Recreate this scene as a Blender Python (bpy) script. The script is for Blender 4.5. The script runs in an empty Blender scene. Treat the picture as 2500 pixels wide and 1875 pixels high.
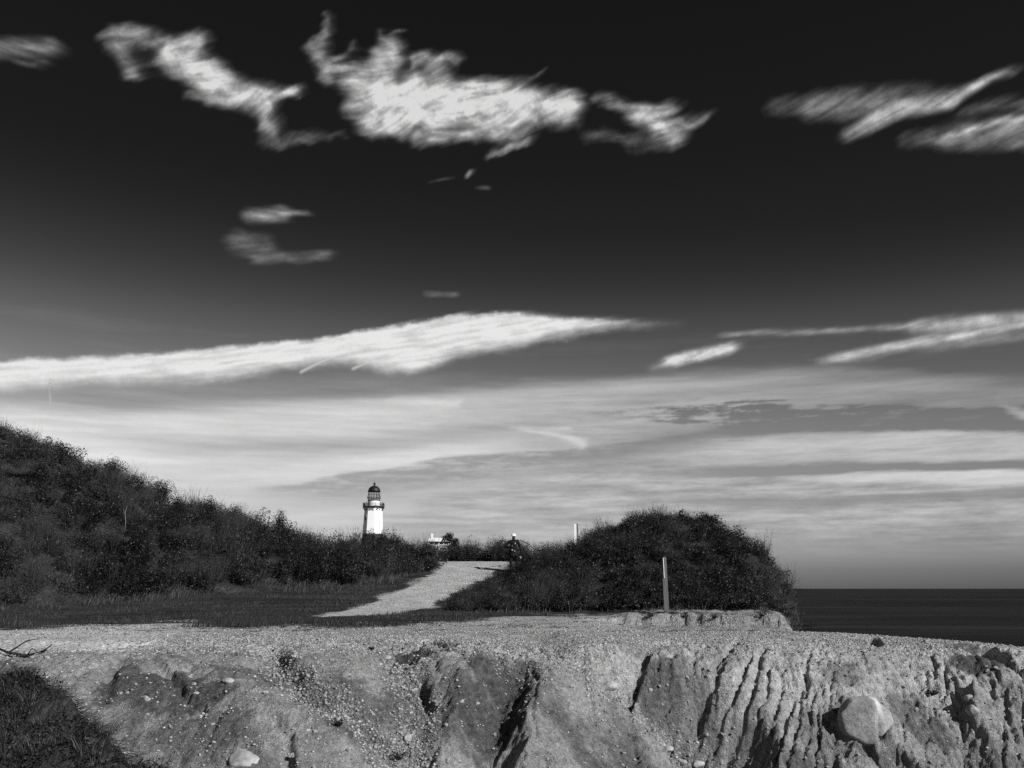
import bpy, bmesh, math, random
import numpy as np
from mathutils import Vector, Matrix

random.seed(7)
rng = np.random.default_rng(11)
scene = bpy.context.scene
col = scene.collection

# ------------------------------------------------------------------ camera
F = 2150.0                       # focal length in pixels of the 2500 x 1875 frame
PITCH = math.atan(498.5 / F)
CZ = 15.0                        # camera height above the sea
cam_d = bpy.data.cameras.new('camera')
cam = bpy.data.objects.new('camera', cam_d)
col.objects.link(cam)
cam.location = (0, 0, CZ)
cam.rotation_euler = (math.pi / 2 + PITCH, 0, 0)
cam_d.sensor_width = 36.0
cam_d.lens = F / 2500.0 * 36.0
cam_d.clip_start = 0.1
cam_d.clip_end = 900000.0
scene.camera = cam

# ------------------------------------------------------------------ exposure
scene.view_settings.view_transform = 'Standard'
scene.view_settings.look = 'None'
scene.view_settings.exposure = 0.2
scene.view_settings.gamma = 1.0
scene.view_settings.use_curve_mapping = False
scene.cycles.use_denoising = False
scene.cycles.max_bounces = 5
scene.cycles.diffuse_bounces = 2
scene.cycles.glossy_bounces = 2

# ------------------------------------------------------------------ sun
SUN_AZ = math.radians(51)        # behind the camera, to the right
SUN_EL = math.radians(32)
sun_dir = Vector((math.sin(SUN_AZ) * math.cos(SUN_EL), -math.cos(SUN_AZ) * math.cos(SUN_EL), math.sin(SUN_EL)))
sd = bpy.data.lights.new('sun', 'SUN')
sd.energy = 5.0
sd.angle = math.radians(0.5)
sd.color = (1.0, 0.995, 0.99)
sun = bpy.data.objects.new('sun', sd)
col.objects.link(sun)
sun.rotation_euler = (-sun_dir).to_track_quat('-Z', 'Y').to_euler()
sun.location = (20, -20, 40)


def lin(v):
    v = max(v, 0) / 255.0
    return v / 12.92 if v <= 0.04045 else ((v + 0.055) / 1.055) ** 2.4


def px_dir(px, py):
    x = (px - 1250.0) / F
    y = (937.5 - py) / F
    c, s = math.cos(PITCH), math.sin(PITCH)
    return np.array([x, c - y * s, s + y * c])


def azel(px, py):
    d = px_dir(px, py)
    d = d / np.linalg.norm(d)
    return math.degrees(math.atan2(d[0], d[1])), math.degrees(math.asin(d[2]))


# ------------------------------------------------------------------ world: red-filter black and white sky
world = bpy.data.worlds.new('World')
scene.world = world
world.use_nodes = True
wt = world.node_tree
wt.nodes.clear()


def WN(t, **k):
    n = wt.nodes.new(t)
    for a, b in k.items():
        setattr(n, a, b)
    return n


def wlink(a, b):
    wt.links.new(a, b)


def wmath(op, a, b=None, c=None, clamp=False):
    n = WN('ShaderNodeMath', operation=op)
    n.use_clamp = clamp
    for i, v in enumerate((a, b, c)):
        if v is None:
            continue
        if isinstance(v, (int, float)):
            n.inputs[i].default_value = v
        else:
            wlink(v, n.inputs[i])
    return n.outputs[0]


def wmaprange(v, a, b, c, d, smooth=True):
    n = WN('ShaderNodeMapRange')
    n.interpolation_type = 'SMOOTHSTEP' if smooth else 'LINEAR'
    n.clamp = True
    wlink(v, n.inputs[0])
    for i, x in zip((1, 2, 3, 4), (a, b, c, d)):
        if isinstance(x, (int, float)):
            n.inputs[i].default_value = x
        else:
            wlink(x, n.inputs[i])
    return n.outputs[0]


def wcurve(v, pts):
    n = WN('ShaderNodeFloatCurve')
    m = n.mapping
    m.use_clip = False
    cu = m.curves[0]
    pts = sorted(pts)
    while len(cu.points) < len(pts):
        cu.points.new(0.5, 0.5)
    for p, (x, y) in zip(cu.points, pts):
        p.location = (x, y)
        p.handle_type = 'AUTO_CLAMPED'
    m.update()
    wlink(v, n.inputs['Value'])
    return n.outputs[0]


def wnoise(vec, scale, detail=4, rough=0.55, dist=0.0):
    n = WN('ShaderNodeTexNoise')
    n.noise_dimensions = '3D'
    n.inputs['Scale'].default_value = scale
    n.inputs['Detail'].default_value = detail
    n.inputs['Roughness'].default_value = rough
    n.inputs['Distortion'].default_value = dist
    wlink(vec, n.inputs['Vector'])
    return n


tc = WN('ShaderNodeTexCoord')
nrm = WN('ShaderNodeVectorMath', operation='NORMALIZE')
wlink(tc.outputs['Generated'], nrm.inputs[0])
sep = WN('ShaderNodeSeparateXYZ')
wlink(nrm.outputs[0], sep.inputs[0])
AZ = wmath('DEGREES', wmath('ARCTAN2', sep.outputs[0], sep.outputs[1]))
EL = wmath('DEGREES', wmath('ARCSINE', sep.outputs[2]))
cmb = WN('ShaderNodeCombineXYZ')
wlink(AZ, cmb.inputs[0])
wlink(EL, cmb.inputs[1])
P0 = cmb.outputs[0]


def wmap(vec, scale=(1, 1, 1), rot=0.0, loc=(0, 0, 0), typ='POINT'):
    n = WN('ShaderNodeMapping', vector_type=typ)
    n.inputs['Scale'].default_value = scale
    n.inputs['Rotation'].default_value = (0, 0, rot)
    n.inputs['Location'].default_value = loc
    wlink(vec, n.inputs['Vector'])
    return n.outputs[0]


def wwarp(vec, src, scale, amp, detail=2, rough=0.55):
    n = wnoise(src, scale, detail, rough)
    s = WN('ShaderNodeVectorMath', operation='SUBTRACT')
    wlink(n.outputs['Color'], s.inputs[0])
    s.inputs[1].default_value = (0.5, 0.5, 0.5)
    m = WN('ShaderNodeVectorMath', operation='MULTIPLY')
    wlink(s.outputs[0], m.inputs[0])
    m.inputs[1].default_value = (amp[0], amp[1], 0)
    a = WN('ShaderNodeVectorMath', operation='ADD')
    wlink(vec, a.inputs[0])
    wlink(m.outputs[0], a.inputs[1])
    return a.outputs[0]


# clear sky: physical sky, red channel, darkened towards the zenith as through a red filter
sky = WN('ShaderNodeTexSky', sky_type='NISHITA')
sky.sun_disc = False
sky.sun_elevation = SUN_EL
sky.sun_rotation = math.pi - SUN_AZ
sky.altitude = 10.0
sky.air_density = 1.0
sky.dust_density = 0.6
ssep = WN('ShaderNodeSeparateColor')
wlink(sky.outputs[0], ssep.inputs[0])
red = wmath('POWER', wmath('MULTIPLY', ssep.outputs[0], 0.5), 0.25)
BASE_PTS = [(0, 98), (1.0, 116), (3.0, 142), (6, 142), (9, 132), (11.5, 116), (14, 98), (16.5, 78), (19, 56), (21.5, 42),
            (25, 33), (30, 29), (37, 26), (60, 23), (90, 23)]
base = wcurve(wmath('DIVIDE', EL, 90.0), [(e / 90.0, lin(v)) for e, v in BASE_PTS])
side = wmaprange(AZ, -32, 32, 1.32, 0.74, False)
low = wmaprange(EL, 20, 26, 1.0, 0.0)
side = wmath('ADD', wmath('MULTIPLY', wmath('SUBTRACT', side, 1.0), low), 1.0)
COLR = wmath('MULTIPLY', wmath('MULTIPLY', base, side), red)


def mixto(density, value):
    global COLR
    n = WN('ShaderNodeMix', data_type='FLOAT')
    wlink(density, n.inputs[0])
    wlink(COLR, n.inputs[2])
    n.inputs[3].default_value = value
    COLR = n.outputs[0]


# the same kind of cirrus goes on round the rest of the sky
out_az = wmaprange(wmath('ABSOLUTE', AZ), 36, 60, 0.0, 1.0)
out_el = wmaprange(EL, 42, 60, 0.0, 1.0)
outm = wmath('MAXIMUM', out_az, out_el)
gen = wnoise(wmap(nrm.outputs[0], scale=(2.2, 2.2, 5.0)), 1.4, 3, 0.6, 0.0).outputs[0]
gd = wmath('MULTIPLY', wmaprange(gen, 0.5, 0.72, 0.0, 0.7), outm)
gd = wmath('MULTIPLY', gd, wmaprange(EL, 0, 3, 0.4, 1.0))
mixto(gd, lin(205))

bg = WN('ShaderNodeBackground')
bg.inputs['Strength'].default_value = 0.1
gain = wmath('MULTIPLY', COLR, 8.7)
cc = WN('ShaderNodeCombineColor')
for i in range(3):
    wlink(gain, cc.inputs[i])
wlink(cc.outputs[0], bg.inputs['Color'])
wo = WN('ShaderNodeOutputWorld')
wlink(bg.outputs[0], wo.inputs['Surface'])

# ------------------------------------------------------------------ noise in numpy


def _h(ix, iy, seed):
    h = (ix.astype(np.int64) * 374761393 + iy.astype(np.int64) * 668265263 + seed * 1274126177) & 0xFFFFFFFF
    h = ((h ^ (h >> 13)) * 1274126177) & 0xFFFFFFFF
    h = (h ^ (h >> 16)) & 0xFFFFFF
    return h / float(0xFFFFFF)


def vnoise(x, y, seed=0):
    x = np.asarray(x, float)
    y = np.asarray(y, float)
    ix = np.floor(x)
    iy = np.floor(y)
    fx = x - ix
    fy = y - iy
    fx = fx * fx * fx * (fx * (fx * 6 - 15) + 10)
    fy = fy * fy * fy * (fy * (fy * 6 - 15) + 10)
    a = _h(ix, iy, seed)
    b = _h(ix + 1, iy, seed)
    c = _h(ix, iy + 1, seed)
    d = _h(ix + 1, iy + 1, seed)
    return (a + (b - a) * fx) * (1 - fy) + (c + (d - c) * fx) * fy


def fbm(x, y, o=4, seed=0, g=0.5):
    r = 0
    a = 1.0
    t = 0
    for i in range(o):
        r = r + a * (vnoise(x, y, seed + i * 17) - 0.5)
        t += a
        a *= g
        x = x * 2.03 + 3.1
        y = y * 2.03 - 1.7
    return r / t * 2.0


GRX = np.cos(np.arange(256) * 6.2831853 / 256)
GRY = np.sin(np.arange(256) * 6.2831853 / 256)


def pnoise(x, y, seed=0):
    """gradient noise, about -1..1"""
    ix = np.floor(x)
    iy = np.floor(y)
    fx = x - ix
    fy = y - iy

    def gr(i, j, dx, dy):
        k = (_h(i, j, seed) * 255.999).astype(np.intp)
        return GRX[k] * dx + GRY[k] * dy
    u_ = fx * fx * fx * (fx * (fx * 6 - 15) + 10)
    v_ = fy * fy * fy * (fy * (fy * 6 - 15) + 10)
    a = gr(ix, iy, fx, fy)
    b = gr(ix + 1, iy, fx - 1, fy)
    c = gr(ix, iy + 1, fx, fy - 1)
    d = gr(ix + 1, iy + 1, fx - 1, fy - 1)
    return 1.5 * ((a + (b - a) * u_) * (1 - v_) + (c + (d - c) * u_) * v_)


def pfbm(x, y, o=4, seed=0, g=0.5):
    r = 0
    a = 1.0
    t = 0
    for i in range(o):
        r = r + a * pnoise(x, y, seed + i * 17)
        t += a * .8
        a *= g
        x, y = x * 2.03 + 3.17, y * 2.03 - 1.71
    return r / t


def sstep(a, b, x):
    t = np.clip((x - a) / (b - a), 0, 1)
    return t * t * (3 - 2 * t)


def interp(x, tab):
    tab = sorted(tab)
    return np.interp(x, [t[0] for t in tab], [t[1] for t in tab])


# ------------------------------------------------------------------ lie of the land (heights relative to the eye)
CP = math.cos(PITCH)
SP = math.sin(PITCH)


def tan_el(py):
    d = px_dir(1250, py)
    return d[2] / d[1]


def U(X, Y, Z=0.0):
    """bearing of a place, written as the photograph's column"""
    return 1250.0 + F * X / np.maximum(Y * CP + Z * SP, 0.5)


TAB_G = [(-60, -1.8), (3, -1.7), (6, -4.5), (9, -6.0), (14, -6.0), (18, -1.30), (20, -1.2), (24, -1.15), (28, -1.15), (32, -1.12), (35, -1.03), (38, -.75), (42, -.15),
         (46, .6), (50, 1.35), (53, 1.55), (58, 1.45), (70, 0.8), (120, 2.5), (300, 8.5), (366, 12), (900, 12)]
LH_Y = 366.0
TAB_HILL = [(-700, 760), (-400, 900), (0, 1064), (130, 1104), (270, 1140), (380, 1200), (500, 1220), (620, 1264), (700, 1282), (770, 1304), (830, 1314), (870, 1293),
            (950, 1294), (985, 1326), (1020, 1350), (1050, 1385), (1075, 1406), (1095, 1425)]
TAB_MOUND = [(1040, 1500), (1060, 1490), (1110, 1462), (1150, 1440), (1200, 1408), (1235, 1394), (1262, 1386), (1280, 1366), (1300, 1350), (1340, 1346), (1400, 1324),
             (1440, 1302), (1500, 1277), (1560, 1254), (1620, 1249), (1700, 1254), (1750, 1267), (1800, 1291), (1850, 1330), (1890, 1370), (1920, 1400), (1945, 1440), (1958, 1490)]


def land(X, Y):
    X = np.asarray(X, float)
    Y = np.asarray(Y, float)
    u = U(X, Y)
    z = interp(Y, TAB_G)
    n = fbm(X * .12, Y * .12, 3, 5) * .12 * sstep(60, 30, Y) * sstep(18, 22, Y)
    z = z + n * sstep(30, 36, Y)
    # broken little scarp on the right of the flat
    sc = sstep(1430, 1560, u)
    ys = 33.0 + pfbm(X * .8, Y * 0 + .37, 4, 9, .6) * .8
    step = sstep(-.10, .10, Y - ys)
    z = z - sc * (1 - step) * .25 * sstep(24, 31, Y)
    z = z + sc * (.12 + .16 * pfbm(X * 1.5, Y * 1.1, 5, 10, .7)) * step * sstep(40, 34, Y)

    z = z - sstep(1480, 1850, u) * np.maximum(z + .95, 0) * sstep(35.5, 38.5, Y) * sstep(120, 60, Y)
    z = z + sc * pfbm(X * 3.2, Y * 1.8, 4, 14, .7) * .09 * sstep(30.5, 32, Y) * sstep(36.5, 35, Y)
    # left hill
    yb = interp(u, [(-700, 34), (0, 37.5), (320, 40.3), (565, 41.5), (829, 43.2), (950, 45), (1040, 47), (1075, 48.6), (1110, 49)])
    yr = interp(u, [(-700, 56), (0, 54), (600, 52), (1000, 50.5), (1110, 50)])
    te = interp(u, [(a, tan_el(b)) for a, b in TAB_HILL])
    zr = te * yr - 1.0
    t = np.clip((Y - yb) / (yr - yb), 0, 1)
    s = np.sin(t * math.pi / 2) ** 0.9
    s = s + 0.10 * fbm(X * .35, Y * .35, 3, 21) * np.sin(t * math.pi)
    w = sstep(1098, 1070, u) * (Y > yb)
    zz = z + np.maximum(zr - z, 0) * s
    zz = np.where(Y > yr, np.maximum(z, zr - .10 * (Y - yr) + (z - zr) * sstep(70, 160, Y)), zz)
    z = z + (zz - z) * w
    # right mound
    yb = interp(u, [(1040, 36.6), (1950, 36.2)])
    yr = interp(u, [(1040, 37.4), (1150, 40.5), (1235, 43.5), (1340, 45), (1500, 43.5), (1700, 42.5), (1945, 39)])
    te = interp(u, [(a, tan_el(b)) for a, b in TAB_MOUND])
    zr = te * yr - .52
    t = np.clip((Y - yb) / (yr - yb), 0, 1)
    s = np.sin(t * math.pi / 2) ** 1.0
    s = s + 0.08 * fbm(X * .45, Y * .45, 3, 31) * np.sin(t * math.pi)
    w = sstep(1042, 1052, u) * sstep(1952, 1940, u) * (Y > yb)
    zz = z + np.maximum(zr - z, 0) * s
    fd = yr + interp(u, [(1500, 7), (1850, 2.5)])
    zz = np.where(Y > yr, np.maximum(np.minimum(zr, z + 9), z) * sstep(fd, yr, Y) + z * (1 - sstep(fd, yr, Y)), zz)
    z = z + (zz - z) * w
    # sea cliff on the right
    xc = interp(Y, [(-60, 13.4), (14, 14.6), (20, 14.0), (22, 13.0), (24, 11.7), (32, 10.35), (34, 10.55), (36, 11.15), (43, 13.3), (52, 16.1), (70, 22), (366, 90), (900, 180)])
    xc = xc + fbm(Y * .8, X * 0, 3, 41) * .22
    d = X - xc
    drop = np.log1p(np.exp(np.clip(d / .22, -30, 60))) * .22
    drop = drop * (1.5 + .5 * fbm(Y * 1.2, X * .2, 3, 43)) * (1 + 5 * sstep(24, 29, Y))
    roll = np.clip(d + 4.0, 0, None) ** 2 * .017 * sstep(34, 28, Y)
    z = z - np.minimum(drop + np.minimum(roll, .8), 48)
    return z


def bluff_base(X, Y):
    """plateau edge falling towards the camera"""
    z = land(X, Y)
    u = U(X, Y)
    yc = interp(u, [(-400, 19), (0, 18.6), (300, 18.3), (700, 18.5), (1000, 18.8), (1300, 19.1), (1450, 19.9), (1600, 20.7), (1700, 21.0), (2100, 21.2), (2300, 21.2), (2600, 20.8)])
    yc = yc + pfbm(X * .45, Y * 0 + .31, 3, 51) * .28
    s = interp(u, [(0, .62), (700, .62), (1200, .75), (1500, .9), (1700, .80), (2500, .78)])
    w = interp(u, [(0, .5), (1200, .45), (1500, .40), (2200, .42), (2600, .45)])
    d = (yc - Y) / w
    drop = np.log1p(np.exp(np.clip(d, -30, 60))) * w * s
    # plateau level used in front of the edge instead of the general table
    zp = z - interp(Y, TAB_G) + np.where(Y > 18, interp(Y, TAB_G), -1.30)
    return np.maximum(zp - drop, -8.5 + 0 * z)


def hit(fn, pts, y0=12.0, y1=60.0, n=900):
    """where the sight lines through pixels meet the surface fn"""
    Ys = np.linspace(y0, y1, n)[None, :]
    D = np.array([px_dir(px, py) for px, py in pts])
    X = (D[:, 0] / D[:, 1])[:, None] * Ys
    Z = (D[:, 2] / D[:, 1])[:, None] * Ys
    YY = np.repeat(Ys, len(pts), 0)
    h = fn(X, YY)
    below = Z < h
    i = np.where(below.any(1), below.argmax(1), n - 1)
    r = np.arange(len(pts))
    return np.stack([X[r, i], YY[r, i], h[r, i]], 1)


def poly(pts, depth=None):
    """plan position of points seen at given pixels on the face, cut in by depth"""
    dz = 0 if depth is None else np.asarray(depth)[:, None]
    return hit(lambda X, Y: bluff_base(X, Y) - dz, pts, 15.5, 27.0, 460)[:, :2]


def pdist(X, Y, P):
    """distance to a polyline in plan, side (+ right of travel) and position along it (0..1)"""
    best = np.full(X.shape, 1e9)
    side = np.zeros(X.shape)
    tt = np.zeros(X.shape)
    n = len(P) - 1
    for i in range(n):
        ax, ay = P[i]
        bx, by = P[i + 1]
        dx, dy = bx - ax, by - ay
        L = dx * dx + dy * dy + 1e-9
        t = np.clip(((X - ax) * dx + (Y - ay) * dy) / L, 0, 1)
        ex = X - (ax + t * dx)
        ey = Y - (ay + t * dy)
        d = np.sqrt(ex * ex + ey * ey)
        m = d < best
        best = np.where(m, d, best)
        side = np.where(m, np.sign(dx * ey - dy * ex), side)
        tt = np.where(m, (i + t) / n, tt)
    return best, side, tt


# gullies and hollows of the eroded face: ((column, row, depth) along it, reach of its left and right flank, flat share, flank shape)
GULLIES = {
    'main': ([(1293, 1549, .10), (1354, 1598, .22), (1440, 1643, .36), (1509, 1680, .55), (1540, 1728, .75), (1582, 1762, .92), (1630, 1803, 1.1), (1662, 1845, 1.25), (1700, 1880, 1.4), (1800, 1990, 1.6)], 2.0, .95, .04, 1),
    'middle': ([(985, 1612, .3), (985, 1640, .32), (989, 1671, .34), (1005, 1712, .38), (1021, 1747, .40), (1011, 1791, .42), (1000, 1840, .44), (1005, 1900, .46), (1010, 1990, .5)], 1.3, .85, .08, 1),
    'left': ([(676, 1601, .22), (685, 1650, .28), (727, 1690, .30), (771, 1725, .30), (821, 1753, .26), (885, 1791, .2), (940, 1830, .1)], .75, .30, .08, 1),
    'small': ([(655, 1745, .06), (673, 1791, .14), (689, 1839, .2), (700, 1890, .26), (715, 1990, .3)], .55, .16, .1, 1),
    'scoop': ([(985, 1603, .36), (1040, 1600, .34), (1095, 1596, .22)], .34, .34, .40, 0),
    'bay': ([(1268, 1612, .22), (1262, 1650, .45), (1240, 1710, .62), (1215, 1780, .72), (1195, 1860, .8), (1180, 1990, .9)], .75, .80, .05, 1),
    'crevice': ([(1022, 1668, .26), (1040, 1700, .28), (1050, 1722, .2)], .14, .12, .3, 0),
    'cut': ([(376, 1622, .10), (434, 1677, .18), (492, 1735, .12)], .40, .06, .05, 1),
    'nose': ([(300, 1628, .2), (275, 1655, .24), (255, 1690, .2), (262, 1715, .1)], .46, .20, .1, 1),
    'hole': ([(2095, 1588, .30), (2130, 1594, .36), (2150, 1606, .3)], .20, .14, .3, 0),
    'cave': ([(2345, 1600, .2), (2375, 1620, .36), (2410, 1630, .42), (2440, 1636, .3)], .22, .24, .3, 0),
    'edge': ([(2280, 1578, .06), (2340, 1590, .14), (2420, 1616, .18), (2520, 1668, .2)], .35, .06, .2, 1),
    'bank': ([(1665, 1584, .10), (1600, 1606, .28), (1550, 1645, .40), (1520, 1676, .42)], .60, .16, .1, 1),
    'lee': ([(1500, 1590, .06), (1470, 1620, .2), (1480, 1650, .2)], .30, .25, .1, 0),
    'rside': ([(2215, 1640, .10), (2225, 1700, .2), (2260, 1780, .3), (2330, 1870, .35), (2400, 1960, .4)], .75, .9, .1, 1),
    'under': ([(2040, 1800, .2), (2075, 1835, .35), (2120, 1850, .35), (2140, 1900, .4)], .25, .12, .3, 0),
    'fan': ([(1320, 1830, .1), (1330, 1880, .3), (1335, 1960, .4)], .3, .3, .1, 1),
}
RIDGES = [([(850, 1620), (870, 1700), (880, 1760)], .12, .7), ([(560, 1620), (590, 1720), (600, 1860)], .10, .55),
          ([(2120, 1840), (2100, 1880), (2080, 1950)], .18, .25), ([(2170, 1800), (2210, 1850), (2260, 1920)], .22, .13), ([(2380, 1680), (2385, 1730)], .25, .16)]
RILLS = [
    ([(1795, 1572), (1735, 1655), (1690, 1730), (1650, 1800), (1630, 1840)], .15, .07),
    ([(1838, 1588), (1795, 1680), (1755, 1770), (1718, 1850), (1705, 1890)], .17, .07),
    ([(1885, 1615), (1868, 1690), (1852, 1745)], .13, .06),
    ([(1905, 1700), (1880, 1785), (1862, 1860), (1855, 1900)], .15, .06),
    ([(1940, 1680), (1910, 1780), (1893, 1860), (1885, 1900)], .16, .06),
    ([(1978, 1590), (1966, 1660), (1962, 1690)], .12, .06),
    ([(2003, 1715), (1993, 1800), (1985, 1880)], .14, .06),
    ([(1768, 1630), (1725, 1700), (1700, 1755)], .12, .06),
    ([(1700, 1620), (1655, 1680), (1625, 1735)], .10, .07),
    ([(2030, 1640), (2025, 1700), (2030, 1740)], .10, .06),
    ([(2300, 1600), (2310, 1660), (2305, 1700)], .12, .06),
    ([(2450, 1660), (2455, 1740), (2470, 1800)], .12, .07),
    ([(2260, 1640), (2262, 1690)], .10, .05),
    ([(1813, 1560), (1750, 1652), (1706, 1744), (1677, 1800), (1660, 1850)], .15, .10),
    ([(1861, 1572), (1850, 1620), (1835, 1671), (1816, 1728), (1807, 1779), (1788, 1823), (1772, 1856), (1760, 1900)], .19, .10),
    ([(1918, 1646), (1880, 1735), (1845, 1801), (1829, 1845), (1815, 1900)], .14, .07),
    ([(1960, 1640), (1950, 1700), (1942, 1770), (1925, 1850), (1915, 1900)], .11, .07),
    ([(1985, 1660), (1978, 1740), (1968, 1800), (1955, 1880)], .08, .06),
    ([(1770, 1760), (1742, 1830), (1728, 1890)], .09, .06),
    ([(2010, 1690), (2030, 1800), (2040, 1890)], .10, .08),
    ([(2200, 1740), (2205, 1810), (2215, 1880)], .07, .05),
    ([(1400, 1665), (1440, 1690), (1480, 1725)], .04, .07),
    ([(1565, 1840), (1590, 1862), (1610, 1890)], .05, .05),
    ([(2268, 1590), (2276, 1625), (2280, 1655)], .12, .05),
    ([(2350, 1700), (2345, 1760), (2355, 1800)], .10, .06),
    ([(2320, 1640), (2335, 1690), (2345, 1720)], .08, .06),
    ([(2418, 1640), (2420, 1700), (2440, 1760)], .08, .07),
    ([(1310, 1580), (1330, 1600), (1335, 1640)], .04, .05),
    ([(1300, 1615), (1312, 1660), (1310, 1720), (1300, 1800)], .08, .06),
    ([(2160, 1800), (2200, 1850), (2240, 1900)], .08, .10),
]
GP = {k: (poly([q[:2] for q in v[0]], [q[2] for q in v[0]]), np.array([q[2] for q in v[0]])) + tuple(v[1:]) for k, v in GULLIES.items()}
RP = []      # filled in below, once the gullied face is known
RG = [(poly(p), d, w) for p, d, w in RIDGES]
GRASS_EDGE = [(-200, 1640), (0, 1690), (70, 1688), (125, 1700), (165, 1735), (205, 1775), (245, 1825), (290, 1870), (330, 1905), (420, 2010)]
GE = poly(GRASS_EDGE)


def bank_mask(X, Y):
    """the grassy bank at the lower left"""
    xe = np.interp(Y, GE[::-1, 1], GE[::-1, 0])
    e = xe + fbm(X * 1.5, Y * 1.5, 3, 61) * .25
    m = sstep(.15, -.15, X - e)
    return m * sstep(GE[1, 1] + .6, GE[1, 1] - .1, Y)


# damp dark clay in the face, and shade painted on left-facing flanks, bay and hollows: (column, row, half width, half depth, strength, how deep it lies)
CLAY_SHADE = [(400, 1690, 1.5, .8, .9, 0), (480, 1790, 1.1, .6, .7, 0), (1150, 1730, .5, .7, .85, .5), (1120, 1660, .4, .5, .7, .3), (300, 1650, .4, .5, .85, .1), (1230, 1680, .75, .8, .95, .45), (1200, 1790, .7, .8, .9, .6), (1290, 1640, .3, .5, .8, .2), (1040, 1597, .8, .34, 1.0, .3), (1000, 1605, .4, .25, 1.0, .3),
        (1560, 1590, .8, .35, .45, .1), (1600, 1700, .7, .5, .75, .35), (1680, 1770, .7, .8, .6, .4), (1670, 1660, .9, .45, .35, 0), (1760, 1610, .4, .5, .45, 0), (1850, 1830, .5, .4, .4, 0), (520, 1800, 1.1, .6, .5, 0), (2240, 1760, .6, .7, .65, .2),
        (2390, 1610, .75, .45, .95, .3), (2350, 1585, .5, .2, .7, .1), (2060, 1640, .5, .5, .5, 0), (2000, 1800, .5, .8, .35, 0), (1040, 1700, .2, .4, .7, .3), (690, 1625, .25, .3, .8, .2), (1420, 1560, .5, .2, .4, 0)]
CLAY_SHADE_P = []


def clay_shade_mask(X, Y):
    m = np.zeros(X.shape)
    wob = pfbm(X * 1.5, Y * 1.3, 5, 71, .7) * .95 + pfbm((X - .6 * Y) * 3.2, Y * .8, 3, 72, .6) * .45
    for p, w, h, k in CLAY_SHADE_P:
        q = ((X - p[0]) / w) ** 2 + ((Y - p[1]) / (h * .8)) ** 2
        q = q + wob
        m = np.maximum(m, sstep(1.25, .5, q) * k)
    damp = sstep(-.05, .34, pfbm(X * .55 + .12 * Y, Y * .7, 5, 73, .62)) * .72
    return np.maximum(m, damp * sstep(20.2, 19.2, Y))


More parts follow.
